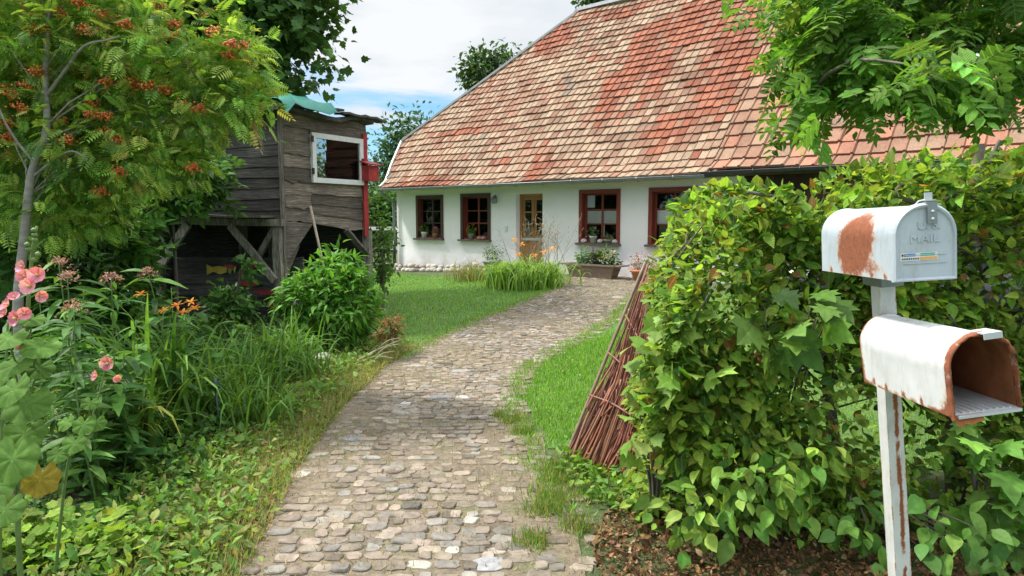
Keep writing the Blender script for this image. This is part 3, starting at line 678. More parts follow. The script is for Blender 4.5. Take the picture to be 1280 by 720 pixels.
# barn half: dark boards with a red framed gate, skylights
mb = MB()
a = 11.205
while a < A_END:
    hbox(mb, a, a+.152, -.012+rng.random()*.012, .1, -.3, 2.47, A(1, 1, 1)*(.7+.6*rng.random())); a += .155
mb.build('barn_wall', M['barn_boards'], house)
mb = MB(); hbox(mb, 13.2, 13.32, -.06, -.015, .2, 2.3); hbox(mb, 14.9, 15.02, -.06, -.015, .2, 2.3); hbox(mb, 13.321, 14.899, -.058, -.015, 2.18, 2.3); hbox(mb, 13.321, 14.899, -.05, -.015, 1.2, 1.28); mb.build('barn_gate', M['wood_red'], house)
def skylight(a0, a1, t0, t1):
    zf = lambda t: 2.78+(ZR+.04-2.78)/(RIDGE[1]+.1)*(t+.1)
    nv = norm(hp(0, -1.19, 1)-hp(0, 0, 0))*.12
    cs = [hp(a, t, zf(t))+nv for a, t in ((a0, t0), (a1, t0), (a1, t1), (a0, t1))]; mb = MB()
    for p, q in zip(cs, cs[1:]+cs[:1]): mb.beam(p, q, .08, .1)
    mb.beam(cs[0]-nv*.4-HN*.1-UZ*.12, cs[1]-nv*.4-HN*.1-UZ*.12, .22, .02)
    fr = mb.build('roof_window', M['zinc_light'], house); mb = MB(); V = [c-nv*.2 for c in cs]; mb.add(V, [(0, 1, 2, 3)]); mb.build('pane', M['glass_dusty'], fr)
skylight(10.95, 11.6, 3.1, 3.75); skylight(15.0, 16.0, .8, 1.5)

# ------------------------------------------------------------------ pots, trough, edging stones by the wall
def pot(loc, r, h, mat, label, plant, cols, pr, ph, n=260, lsize=.035, flowers=None, cat='flower pot', name='flower_pot', tm=LEAF2, group=None):
    t = thing(name, label, cat, loc, group); mb = MB()
    mb.lathe(loc, [(r*.68, 0), (r*.9, h*.75), (r, h*.76), (r*1.03, h), (r*.9, h), (r*.85, h*.9)], 14); mb.build('pot', mat, t, True)
    mb = MB(); c = A(*loc)+A(0, 0, h+ph*.42); P, O, cc = blobpts([(c, (pr, pr, ph*.6))], max(8, n//10), 10, pr*.16, .3)
    P[:, 2] = np.maximum(P[:, 2], loc[2]+h*.9); put(mb, tm, P, O, lsize, cols)
    for q in cc[:8]: mb.tube([A(*loc)+A(0, 0, h*.85), (A(*loc)+q)/2+A(0, 0, h*.3), q], .004, 4, (.1, .16, .04))
    mb.build('plant', M['leaf'], t)
    if flowers:
        mb = MB(); col, fn = flowers; P, O, _ = blobpts([(c+A(0, -.02, ph*.15), (pr*.95, pr*.95, ph*.5))], fn, 5, .012, .8); put(mb, LEAF2, P, O, .032, col, 0, .8); mb.build('flowers', M['petal'], t)
    return t
GR = [(2, (.07, .15, .025)), (1, (.12, .2, .04))]
zs = 1.0
pot(hp(1.3, -.02, zs), .1, .19, M['pot_white'], 'white pot with leafy green plant on the sill of the leftmost house window', 0, GR, .14, .2)
pot(hp(1.78, -.02, zs), .085, .15, M['terracotta'], 'terracotta pot with pink flowers on the sill of the leftmost house window', 0, GR, .11, .18, 160, .03, ([(2, (.6, .12, .3)), (1, (.7, .3, .45))], 24))
pot(hp(3.28, -.02, zs), .085, .17, M['pot_grey'], 'grey pot with yellow flowers and leaves on the sill between drainpipe window and door', 0, GR, .14, .24, 200, .04, ([(1, (.65, .42, .04)), (1, (.6, .2, .1))], 12))
pot(hp(7.47, -.03, zs), .095, .17, M['pot_white'], 'white pot with green and white leafy plant on the sill right of the door', 0, [(2, (.09, .17, .05)), (1, (.4, .42, .33))], .15, .24)
pot(hp(7.92, -.03, zs), .13, .09, M['pot_grey'], 'low grey bowl with pale succulents on the sill right of the door', 0, [(1, (.17, .22, .1)), (1, (.25, .26, .14))], .13, .13, 220, .035, cat='plant bowl', name='plant_bowl')
for q, (a, wi, lab) in enumerate([(3.62, 1, 0), (3.78, 1, 0), (7.2, 2, 1), (7.68, 2, 1), (8.1, 2, 1)]):
    mb = MB(); p = hp(a, -.03, zs); mb.lathe(p, [(.05, 0), (.08, .03), (.07, .07), (.03, .1)], 9, (.36, .2, .15) if lab == 0 else (.5, .47, .44), .12)
    o = mb.build('ornamental_stone', M['stone'], None, True)
    tag(o, 'reddish stone ornament on the sill of the second house window' if lab == 0 else 'pale rounded stone lying on the sill of the window right of the door', 'stone', 'reddish stones on the sill' if lab == 0 else 'pale stones on the sill')
gz = lambda p: float(g(p[0], p[1]))
p = hp(4.45, -.35, 0); p[2] = gz(p)
pot(p, .3, .3, M['pot_grey'], 'square grey stone planter with clipped round green bush beside the front door', 0, [(1, (.05, .1, .02)), (1, (.08, .15, .03))], .3, .42, 900, .035, cat='planter', name='planter')
p = hp(-.05, -.55, 0); p[2] = gz(p)
pot(p, .26, .2, M['pot_grey'], 'pale tub with small white flowers below the downpipe at the house corner', 0, GR, .24, .22, 260, .04, ([(1, (.6, .6, .5))], 14), cat='planter', name='planter')
p = hp(9.15, -.5, 0); p[2] = gz(p)
pot(p, .3, .26, M['terracotta'], 'round brown pot with reddish plant behind the hedge end by the wall', 0, [(1, (.25, .06, .05)), (1, (.09, .14, .05)), (1, (.4, .3, .3))], .33, .36, 420, .05, ([(1, (.6, .35, .4))], 16))
t = thing('planter_trough', 'long brown trough with violet and yellow flowers standing before the white wall', 'planter', (*hp(7.8, -.5, 0)[:2], gz(hp(7.8, -.5, 0))))
zb = gz(hp(7.8, -.5, 0)); mb = MB(); a0, a1 = 7.15, 8.5
V = [hp(a, tt, z) for z, da, dt in ((zb, .1, .05), (zb+.3, 0, 0)) for a, tt in ((a0+da, -.72+dt), (a1-da, -.72+dt), (a1-da, -.36-dt), (a0+da, -.36-dt))]
mb.add(V, [(0, 1, 5, 4), (1, 2, 6, 5), (2, 3, 7, 6), (3, 0, 4, 7), (3, 2, 1, 0)])
hbox(mb, a0-.03, a1+.03, -.75, -.71, zb+.3, zb+.34); hbox(mb, a0-.03, a1+.03, -.37, -.33, zb+.3, zb+.34); hbox(mb, a0-.2, a0-.031, -.74, -.34, zb+.305, zb+.335); hbox(mb, a1+.031, a1+.2, -.74, -.34, zb+.305, zb+.335)
mb.build('trough', M['trough'], t); mb = MB(); hbox(mb, a0+.03, a1-.03, -.7, -.38, zb+.2, zb+.28); mb.build('soil', M['soil'], t)
for a, rad, hh, cols in ((7.55, .16, .42, [(1, (.16, .27, .14))]), (7.86, .16, .3, [(1, (.06, .1, .03))]), (8.2, .3, .42, GR)):
    mb = MB(); P, O, cc = blobpts([(hp(a, -.54, zb+.32+hh*.4), (rad, rad*.7, hh*.55))], 30, 9, .03, .3); put(mb, LEAF3, P, O, .075, cols); mb.build('plant', M['leaf'], t)
for a, col in ((7.86, (.16, .03, .2)), (8.2, (.7, .5, .05)), (8.35, (.55, .5, .5))):
    mb = MB(); P, O, cc = blobpts([(hp(a, -.58, zb+.58), (.14, .1, .08))], 8, 5, .02, .7); put(mb, LEAF2, P, O, .05, [(1, col)], 0, .8); mb.build('flowers', M['petal'], t)
for k in range(46):
    a = .25+k*.088+rng.normal(0, .03); tt = -.28-.12*rng.random()-(k % 3)*.1; p = hp(a, tt, 0); p[2] = gz(p)-.02+(.1 if k % 3 == 0 else 0); s = .07+.05*rng.random()
    mb = MB(); mb.lathe(p, [(s*.8, 0), (s, s*.5), (s*.85, s*.95), (s*.4, s*1.25)], 8, A(.42, .38, .32)*(.7+.6*rng.random()), .12)
    tag(mb.build('edging_stone', M['stone'], None, True), 'rough pale stone in the border along the foot of the white house wall', 'stone', 'edging stones along the house wall')
# ------------------------------------------------------------------ the shed on stilts
K = A(-3.27, 9.8, 0); SR = norm(A(.97, 1.6, 0)); SL = norm(A(-.97, .25, 0)); RL, LL = 1.69, 2.35
shed = thing('wooden_shed', 'weathered grey plank shed raised on posts, with white framed window', 'shed', (K[0], K[1], 0))
def planks(mb, o, d, L, z0f, z1f, n, out, thick=.028, tone=1., jag=.02):
    """horizontal wavy-edged boards on the face from o along d; z0f, z1f give bottom and top at 0..1"""
    m = 7
    for k in range(n):
        sh = tone*(.55+.8*rng.random()); w0, w1 = k/n, (k+1)/n; off = rng.normal(0, .005); tilt = .02
        e0, e1 = rng.normal(0, jag, m), rng.normal(0, jag, m); V = []; x0, x1 = rng.normal(0, .012, 2)
        for q in (0, 1):
            for i in range(m):
                u = i/(m-1); uu = u*L+(x0 if i == 0 else x1 if i == m-1 else 0); zb, zt = z0f(u), z1f(u); za = zb+(zt-zb)*w0-.02+(e0[i]*.5); zc = zb+(zt-zb)*w1+.008+e1[i]*.3
                lo_ = o+d*uu+UZ*za+out*(off+thick+tilt-q*thick); hi_ = o+d*uu+UZ*zc+out*(off+thick-q*thick); V += [lo_, hi_]
        Fc = []
        for i in range(m-1):
            b = 2*i; Fc += [(b, b+2, b+3, b+1), (2*m+b, 2*m+b+1, 2*m+b+3, 2*m+b+2), (b, 2*m+b, 2*m+b+2, b+2), (b+1, b+3, 2*m+b+3, 2*m+b+1)]
        Fc += [(0, 1, 2*m+1, 2*m), (2*m-2, 4*m-2, 4*m-1, 2*m-1)]
        mb.add(V, Fc, A(1, .98, .96)*sh)
outR = norm(A(SR[1], -SR[0], 0)); outL = norm(A(SL[1], -SL[0], 0)); outL = -outL if outL[1] > 0 else outL
ZB, ZT = 1.58, 3.12
mb = MB(); planks(mb, K, SL, LL, lambda u: ZB+.02*u, lambda u: ZT-.1*u, 10, outL, tone=.62); mb.build('plank_wall', M['boards_dark'], shed)  # front boards coloured darker than the side wall: shade of the trees painted in
mb = MB(); w0u, w1u = .3, .93                                     # the window takes u .33-.93 of the right face
WZ0, WZ1 = 2.13, 2.86
planks(mb, K, SR, RL*w0u, lambda u: ZB-.02*u, lambda u: ZT, 8, outR); planks(mb, K+SR*RL*w1u, SR, RL*(1-w1u), lambda u: ZB-.15, lambda u: ZT-.02, 8, outR)
planks(mb, K+SR*RL*w0u, SR, RL*(w1u-w0u), lambda u: ZB-.04-.12*u, lambda u: WZ0-.0, 4, outR); planks(mb, K+SR*RL*w0u, SR, RL*(w1u-w0u), lambda u: WZ1, lambda u: ZT-.01, 1, outR)
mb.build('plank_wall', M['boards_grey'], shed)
KL, KR = K+SL*LL, K+SR*RL; KB = KL+SR*RL
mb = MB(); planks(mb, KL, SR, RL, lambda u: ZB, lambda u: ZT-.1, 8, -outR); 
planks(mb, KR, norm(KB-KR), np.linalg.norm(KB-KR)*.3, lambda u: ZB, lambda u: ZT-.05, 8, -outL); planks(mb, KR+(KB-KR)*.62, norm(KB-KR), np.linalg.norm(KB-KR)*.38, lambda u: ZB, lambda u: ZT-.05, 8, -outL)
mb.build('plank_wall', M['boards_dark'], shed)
def quad(mb, pts, th, col=(1, 1, 1)):
    P = [np.asarray(p, float) for p in pts]; n = norm(np.cross(P[1]-P[0], P[2]-P[0])); m = len(P)
    mb.add(P+[p+n*th for p in P], [tuple(range(m))[::-1], tuple(range(m, 2*m))]+[(i, (i+1) % m, m+(i+1) % m, m+i) for i in range(m)], col)
mb = MB(); quad(mb, [K+UZ*ZB, KR+UZ*(ZB-.1), KB+UZ*ZB, KL+UZ*ZB], .04); mb.build('floor', M['boards_dark'], shed)
# roof: felted boards overhanging, crumpled at the edge
mb = MB(); nr = 9
e0, e1 = K-SR*.12+outL*.14+UZ*(ZT+.02), KR+SR*.12+outL*.1+UZ*(ZT+.03)
f0, f1 = KL+SL*.1-SR*.1+UZ*(ZT-.1), KB+SL*.1+SR*.1+UZ*(ZT-.08)
V = []
for i in range(nr):
    u = i/(nr-1)
    for j in range(5):
        v = j/4; p = (e0*(1-u)+e1*u)*(1-v)+(f0*(1-u)+f1*u)*v+UZ*(.03*math.sin(u*9+v*4)+rng.normal(0, .012))+outR*(.16*(1-v)); V.append(p)
mb2 = [p-UZ*.055 for p in V]; n0 = nr*5
Fc = [(i*5+j, (i+1)*5+j, (i+1)*5+j+1, i*5+j+1) for i in range(nr-1) for j in range(4)]; Fc += [tuple(n0+q for q in f[::-1]) for f in Fc]
ring = [i*5 for i in range(nr)]+[(nr-1)*5+j for j in range(1, 5)]+[i*5+4 for i in range(nr-2, -1, -1)]+[j for j in range(3, 0, -1)]
Fc += [(ring[q], ring[(q+1) % len(ring)], n0+ring[(q+1) % len(ring)], n0+ring[q]) for q in range(len(ring))]
mb.add(V+mb2, Fc); mb.build('roof', M['felt'], shed)
mb = MB()
for k in range(4):
    p = K+SR*(.02+.48*k)+outR*.16+UZ*(ZT+.065+.02*(k % 2)); mb.beam(p, p+SR*.5+UZ*rng.normal(0, .02), .2, .03, side=outR, jit=.012)
mb.build('roof_edge', M['felt'], shed)
# corner strips
mb = MB(); c0 = K+outR*.035+outL*.045; mb.beam(c0+UZ*.0, c0+UZ*(ZT-.02), .05, .05, A(1, 1, 1)*.8, side=SR, jit=.008); mb.build('corner_post', M['post_wood'], shed)
# window
o = K+SR*RL*w0u+outR*.06; L = RL*(w1u-w0u)
wz = lambda u, z: o+SR*u+UZ*z
mb = MB(); fw = .075
for (u0, u1, z0, z1) in ((0, fw, WZ0, WZ1), (L-fw, L, WZ0, WZ1), (fw+.001, L-fw-.001, WZ0, WZ0+fw), (fw+.001, L-fw-.001, WZ1-fw, WZ1)):
    mb.box(o, SR, outR, UZ, u0, u1, -.03, .03, z0, z1)
wf = mb.build('window', M['white_metal'], shed)
mb = MB(); mb.box(o, SR, outR, UZ, fw-.01, L-fw+.01, -.005, .003, WZ0+fw-.01, WZ1-fw+.01); mb.build('pane', M['glass_dusty'], wf)
for z in (WZ0+.12, WZ1-.14): mb = MB(); mb.box(o, SR, outR, UZ, -.03, .02, .03, .04, z, z+.09); mb.build('hinge', M['black'], wf)
mb = MB(); mb.box(o, SR, outR, UZ, L-.05, L-.02, .03, .05, WZ0+.3, WZ0+.42); mb.build('catch', M['black'], wf)
# red board and box on the far corner
c1 = KR+outR*.06-SR*.06
mb = MB(); mb.beam(c1+UZ*1.3, c1+UZ*2.95, .1, .03, side=SR, jit=.012); mb.build('red_board', M['red_paint'], shed)
mb = MB(); b = c1+UZ*2.2+outR*.1; mb.box(b, SR, outR, UZ, -.11, .12, -.08, .08, 0, .24); quad(mb, [b-SR*.15+outR*.12+UZ*.24, b+SR*.16+outR*.12+UZ*.24, b+SR*.16-outR*.08+UZ*.3, b-SR*.15-outR*.08+UZ*.3], .02); mb.build('birdhouse', M['red_paint'], shed)
# stilts, platform beam, braces, lower boards
def stilt(p, zt, w=.12): mb = MB(); mb.beam(A(p[0], p[1], -.1), A(p[0], p[1], zt), w, w, A(1, 1, 1)*(.75+.4*rng.random()), side=outL, jit=.008); mb.build('post', M['post_wood'], shed)
fe = lambda s, t=0: K+SL*s+outL*(.1+t)
stilt(fe(.02), 1.52); stilt(fe(2.04, .02), 1.56); stilt(KR+outR*.02, 1.4); stilt(KB, 1.55); stilt(K+SR*1.3+SL*1.4, 1.55, .1)
stilt(K+SR*.9+SL*1.55, 1.5, .1)
mb = MB(); mb.beam(fe(-.08, .03)+UZ*1.54, fe(LL+.1, .03)+UZ*1.6, .1, .1, A(1, 1, 1)*1.05, side=outL, jit=.01); mb.beam(fe(.1, .1)+UZ*1.625, fe(LL+.1, .1)+UZ*1.655, .36, .03, A(1, 1, 1)*.7, side=outL, jit=.01); mb.build('platform', M['post_wood'], shed)
def brace(p, q, w=.1, col=1.): mb = MB(); mb.beam(p, q, .05, w, A(1, 1, 1)*col, side=outL, jit=.004); mb.build('brace', M['post_wood'], shed)
brace(fe(2.0, .09)+UZ*.86, fe(1.45, .09)+UZ*1.52, .13, 1.2); brace(fe(.04, .09)+UZ*.72, fe(.74, .09)+UZ*1.5, .1, 1.1); brace(fe(.35, .03)+UZ*1.02, fe(.04, .03)+UZ*1.5, .08, .8)
brace(KR-SR*.02+outR*.04+UZ*1.0, KR-SR*.5+outR*.04+UZ*1.42, .09, .6)
mb = MB(); q0 = K+outR*.03; quad(mb, [q0+UZ*.98, q0+SR*.5+UZ*1.52, q0+UZ*1.56], .03, A(1, 1, 1)*.9); quad(mb, [q0-outR*.04+UZ*.72, q0-outR*.04+SR*.28+UZ*1.2, q0-outR*.04+UZ*1.22], .025, A(1, 1, 1)*.7); mb.build('corner_board', M['boards_grey'], shed)
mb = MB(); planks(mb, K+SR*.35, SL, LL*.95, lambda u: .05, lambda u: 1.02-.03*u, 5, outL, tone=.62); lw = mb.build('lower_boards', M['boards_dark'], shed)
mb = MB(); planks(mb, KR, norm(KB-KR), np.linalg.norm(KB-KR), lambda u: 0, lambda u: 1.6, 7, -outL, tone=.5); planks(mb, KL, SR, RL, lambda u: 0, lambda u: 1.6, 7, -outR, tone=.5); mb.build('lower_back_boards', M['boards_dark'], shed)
o = K+SR*.35+outL*.075
def blotch(name, mat, s, z, w, h, n=11, par=lw):
    a = np.arange(n)*2*math.pi/n; r = 1+rng.normal(0, .16, n); mb = MB()
    P = [o+SL*(s+w*math.cos(x)*q)+UZ*(z+h*math.sin(x)*q) for x, q in zip(a, r)]
    quad(mb, P if np.cross(P[1]-P[0], P[2]-P[0])@outL > 0 else P[::-1], .003); mb.build(name, mat, par)
for s, z, w, h in ((.3, .28, .26, .06), (.18, .1, .22, .06), (.62, .5, .2, .045), (.9, .62, .16, .05), (1.2, .86, .12, .05), (.22, .55, .12, .045), (.75, .9, .1, .04)): blotch('red_paint_patch', M['red_paint'], s, z, w, h)
mb = MB(); fo = lambda s, z: o+SL*s+UZ*z   # a yellow tail-shaped mark painted on the upper board
P = [fo(1.62, .9), fo(1.62, .74), fo(1.5, .79), fo(1.38, .75), fo(1.26, .79), fo(1.27, .86), fo(1.4, .88), fo(1.52, .86)]
quad(mb, P, .004); mb.build('yellow_paint_patch', M['yellow_paint'], lw)
# tarp lying on the roof corner
mb = MB(); nu, nv = 12, 7; V = []
t0 = K+outL*.2+outR*.12+UZ*(ZT+.12)
for i in range(nu):
    for j in range(nv):
        u, v = i/(nu-1), j/(nv-1); p = t0+SL*(.62*u-.05)+SR*(.95*v)*(1-.5*u)+outR*(.12*(1-u))+UZ*(.1*math.sin(math.pi*min(1, u*1.2))*(1-.6*v)+.03*math.sin(u*11+v*7)+.02*math.sin(v*13)-.05*(u > .85)-.12*(j == 0)*(1-u)-.1*(i == 0))
        V.append(p)
Fc = [(i*nv+j, (i+1)*nv+j, (i+1)*nv+j+1, i*nv+j+1) for i in range(nu-1) for j in range(nv-1)]; n0 = len(V)
mb.add(V+[p-UZ*.006 for p in V], Fc+[tuple(n0+q for q in f[::-1]) for f in Fc])
tag(mb.build('tarpaulin', M['tarp'], None, True), 'crumpled green tarpaulin lying on the front corner of the shed roof', 'tarpaulin')
mb = MB(); p = K+SR*.55+outR*.45; mb.tube([A(p[0], p[1], -.02), K+SR*.42+outR*.1+UZ*1.78], .02, 8)
tag(mb.build('broomstick', M['broom'], None, True), 'pale wooden pole leaning against the shed wall below its window', 'pole')

# ------------------------------------------------------------------ mailboxes
def rot(yaw, roll, pitch):
    a, b, c = yaw, roll, pitch
    Rz = np.array([[math.cos(a), -math.sin(a), 0], [math.sin(a), math.cos(a), 0], [0, 0, 1]]); Ry = np.array([[math.cos(b), 0, math.sin(b)], [0, 1, 0], [-math.sin(b), 0, math.cos(b)]]); Rx = np.array([[1, 0, 0], [0, math.cos(c), -math.sin(c)], [0, math.sin(c), math.cos(c)]])
    return Rz@Ry@Rx
W, Hh = .17, .211
def arch(n, w=W, h=Hh):
    """profile from bottom left over the arch to bottom right"""
    r = w/2; hs = h-r; L = 2*hs+math.pi*r; out = []
    for i in range(n):
        s = L*i/(n-1)
        if s < hs: out.append((-r, s))
        elif s < hs+math.pi*r: a = math.pi-(s-hs)/r; out.append((r*math.cos(a), hs+r*math.sin(a)))
        else: out.append((r, L-s))
    return out
vn = rng.random((40, 40))
def vno(x, y):
    i, j = int(x), int(y); fx, fy = sm(x-i), sm(y-j); q = lambda a, b: vn[a % 40, b % 40]
    return float((q(i, j)*(1-fx)+q(i+1, j)*fx)*(1-fy)+(q(i, j+1)*(1-fx)+q(i+1, j+1)*fx)*fy)
def mailbox(pos, R, L, mat, label, kind):
    T = lambda x, y, z: pos+R@A(x, y, z)
    t = thing('mailbox', label, 'mailbox', pos)
    na, nl = 64, 48; pr = arch(na); mb = MB(); V = []; C = []
    for j in range(nl):
        y = L*j/(nl-1); v = j/(nl-1)
        for i, (x, z) in enumerate(pr):
            u = i/(na-1); k = 1+.022*(math.exp(-((v-.02)/.012)**2)+math.exp(-((v-.985)/.012)**2))
            rib = .0022*(math.exp(-((u-.245)/.006)**2)+math.exp(-((u-.215)/.006)**2)+math.exp(-((u-.755)/.006)**2)+math.exp(-((u-.785)/.006)**2))*(1 if .1 < v < .86 else 0)
            nx = -1 if u < .27 else 1 if u > .73 else 0
            V.append(T(x*k+nx*rib, y, z*k if z > .1 else z))
            nz_ = vno(u*30+3, v*18+5)
            if kind == 'closed':   # one big rust patch low-centre of the left side, chips along the lower seam
                d = math.hypot((v-.46-.25*(.25-u))/.25, (u-.19)/.2); p = max(0., .98-.62*d**2.4)+.2*(nz_-.5)
                p = max(p, .5*math.exp(-((v-.3)/.18)**2-((u-.06)/.05)**2)); 
                for vv in (.08, .25, .45, .64, .84): p = max(p, .75*math.exp(-((v-vv)/.02)**2-((u-.015)/.028)**2))
            else:
                p = .75*math.exp(-(v/.03)**2)*(.4+nz_)+.62*math.exp(-((v-1)/.025)**2)*(.6+nz_)+.5*math.exp(-(u/.02)**2)*(nz_*1.5)+(.7*math.exp(-((v-.04)/.06)**2-(u/.09)**2))
                for vv in (.3, .5, .7, .86): p = max(p, .8*math.exp(-((v-vv)/.018)**2-((u-.02)/.03)**2))
            C.append((min(1., p), 0, 0))
    Fc = [(j*na+i, j*na+i+1, (j+1)*na+i+1, (j+1)*na+i) for j in range(nl-1) for i in range(na-1)]
    mb.raw(np.array(V), [q for f in Fc for q in f], [4]*len(Fc), np.array(C)); mb.build('shell', mat, t, True)
    # inside skin
    mb = MB(); pi_ = arch(28, W-.008, Hh-.006); V = [T(x, y, z+.004) for y in (.006, L-.008) for x, z in pi_]; mb.add(V, [(i, 28+i, 29+i, i+1) for i in range(27)]); mb.add([T(x, L-.006, z+.003) for x, z in pi_], [tuple(range(28))]); mb.build('lining', M['rust_in'], t, True)
    mb = MB(); mb.box(pos, R@A(1, 0, 0), R@A(0, 1, 0), R@A(0, 0, 1), -W/2+.004, W/2-.004, .002, L-.01, .004, .008)
    for k in range(9): mb.box(pos, R@A(1, 0, 0), R@A(0, 1, 0), R@A(0, 0, 1), -W/2+.012+k*.017, -W/2+.018+k*.017, .006, L-.02, .008, .0105)
    mb.build('bottom', M['zinc_light'], t)
    mb = MB(); pr2 = arch(28, W*.99, Hh*.99); mb.add([T(x, L-.003, z) for x, z in pr2], [tuple(range(28))], (.1, 0, 0)); mb.add([T(x, L-.0035, z) for x, z in pr2[::-1]], [tuple(range(28))], (.1, 0, 0)); mb.build('back_plate', mat, t)
    return t, T
R1, P1 = rot(-.024, -.06, -.014), A(1.177, 1.951, 1.427); R2, P2 = rot(-.024, -.147, -.037), A(1.23, 1.727, 1.096)
L1, L2 = .468, .475
t1, T1 = mailbox(P1, R1, L1, M['box_grey'], 'closed grey mailbox with a large rust patch on its side, topmost on the post', 'closed')
t2, T2 = mailbox(P2, R2, L2, M['box_white'], 'open white mailbox with a rusty inside and no lid, lower on the post', 'open')
# the closed lid: pressed plate with raised rim and embossed letters
mb = MB(); n = 40; rings = [(1.045, -.004), (1.045, -.016), (1.0, -.021), (.955, -.019), (.93, -.013), (.0, -.013)]; V = []; C = []
pr = arch(n)
for k, (s, y) in enumerate(rings):
    for x, z in pr: V.append(T1(x*s, y, (z-.085)*s+.085 if s > 0 else .085)); C.append((.05, 0, 0))
Fc = [(k*n+i, k*n+(i+1) % n, (k+1)*n+(i+1) % n, (k+1)*n+i) for k in range(len(rings)-1) for i in range(n)]
mb.raw(np.array(V), [q for f in Fc for q in f], [4]*len(Fc), np.array(C)); lid = mb.build('lid', M['box_grey'], t1)
def text(body, T, x, z, size, y, mat, parent, ext=.0012, name='lettering', sx=1.):
    cu = bpy.data.curves.new('font', 'FONT'); cu.body = body; cu.size = size; cu.align_x = 'CENTER'; cu.extrude = ext; cu.bevel_depth = .0005; cu.resolution_u = 3
    o = bpy.data.objects.new('font', cu); COL.objects.link(o); dg = bpy.context.evaluated_depsgraph_get(); dg.update()
    me = bpy.data.meshes.new_from_object(o.evaluated_get(dg)); co = np.array([v.co for v in me.vertices]); fs = [tuple(p.vertices) for p in me.polygons]
    bpy.data.objects.remove(o); mb = MB(); mb.add([T(x+c[0]*sx, y-c[2], z+c[1]) for c in co], fs, (.08, 0, 0)); bpy.data.meshes.remove(me); return mb.build(name, mat, parent)
text('U. S.', T1, .012, .143, .03, -.0135, M['box_grey'], lid, .0026, sx=1.15); text('MAIL', T1, .0, .106, .032, -.0135, M['box_grey'], lid, .0016, sx=1.2)
B = lambda mb, x0, x1, y0, y1, z0, z1, P=P1, R=R1, col=(0, 0, 0): mb.box(P, R@A(1, 0, 0), R@A(0, 1, 0), R@A(0, 0, 1), x0, x1, y0, y1, z0, z1, col)
mb = MB(); B(mb, -.06, .06, -.0155, -.013, .046, .048); B(mb, -.06, .06, -.0155, -.013, .07, .072); mb.build('pressed_rib', M['box_grey'], lid)
mb = MB(); B(mb, -.068, .036, -.0142, -.0134, .055, .077); st = mb.build('sticker', plain('white_sticker', (.72, .7, .68), .5, .1, 60, 0), lid)
for nm, mt, b in (('blue_field', plain('blue_print', (.08, .25, .55), .5, .2, 200, 0), (-.052, -.026, .0675, .0755)), ('green_field', plain('green_print', (.04, .42, .3), .5, .2, 200, 0), (-.012, .028, .0675, .0755)), ('orange_field', plain('orange_print', (.75, .38, .1), .5, .2, 200, 0), (-.014, .034, .0565, .0645))):
    mb = MB(); B(mb, b[0], b[1], -.0146, -.0143, b[2], b[3]); mb.build(nm, mt, st)
mb = MB(); xx = -.064
while xx < -.018: B(mb, xx, xx+.004, -.0146, -.0143, .058, .063); xx += .0062
for xx in (-.065, -.058): B(mb, xx, xx+.005, -.0146, -.0143, .068, .0745)
mb.build('small_print', M['black'], st)
# latch strap with two rivets and the tab on top
mb = MB(); B(mb, .004, .03, -.0245, -.021, .158, .216); B(mb, .002, .032, -.0245, .01, .216, .2195); mb.build('latch_strap', M['galv'], t1)
mb = MB()
for z in (.172, .193): q = T1(.017, -.0245, z); mb.lathe(q-UZ*.004, [(.0045, 0), (.005, .003), (.003, .007)], 8)
mb.build('rivet', M['zinc_light'], t1, True)
mb = MB(); mb.tube([T1(-.012, .01, .213), T1(-.004, .008, .222), T1(.012, .006, .226)], .0025, 6); B(mb, .006, .04, .0, .03, .222, .2255); B(mb, .012, .034, .006, .0085, .2255, .246); B(mb, .03, .062, .012, .04, .2095, .2135); mb.build('latch_tab', M['zinc_light'], t1)
# lower box: torn rusty flange, tab on top
mb = MB(); n = 44; pr = arch(n); V = []; C = []
for k, (s, y) in enumerate([(1.03, .012), (1.045, -.004), (1.0, -.012), (.965, -.006), (.96, .01)]):
    for i, (x, z) in enumerate(pr):
        j = .004*(vno(i*.9, k*2.)-.5)*2; V.append(T2(x*s+j, y+j, (z-.08)*s+.08+j)); C.append((.35+.5*vno(i*.55+9, k*.8+3), 0, 0))
Fc = [(k*n+i, k*n+i+1, (k+1)*n+i+1, (k+1)*n+i) for k in range(4) for i in range(n-1)]
mb.raw(np.array(V), [q for f in Fc for q in f], [4]*len(Fc), np.array(C)); mb.build('rim', M['box_white'], t2, True)
mb = MB(); V = []; 
for i in range(15):
    x = -W/2+W*.42*i/14; V += [T2(x, -.006, .008), T2(x, -.014, -.012-.016*vno(i*1.3, 4)*max(0, 1-i/14))]
mb.add(V, [(2*i, 2*i+2, 2*i+3, 2*i+1) for i in range(14)], (.9, 0, 0)); mb.build('torn_flange', M['rust_in'], t2)
mb = MB(); B(mb, -.006, .04, -.03, .03, .213, .2165, P2, R2); B(mb, -.006, .04, -.0335, -.03, .2, .2165, P2, R2); mb.build('tab', M['zinc_light'], t2)
mb = MB(); B(mb, -W/2+.006, W/2-.004, -.016, .002, .0, .007, P2, R2); mb.build('lip', M['zinc_light'], t2)
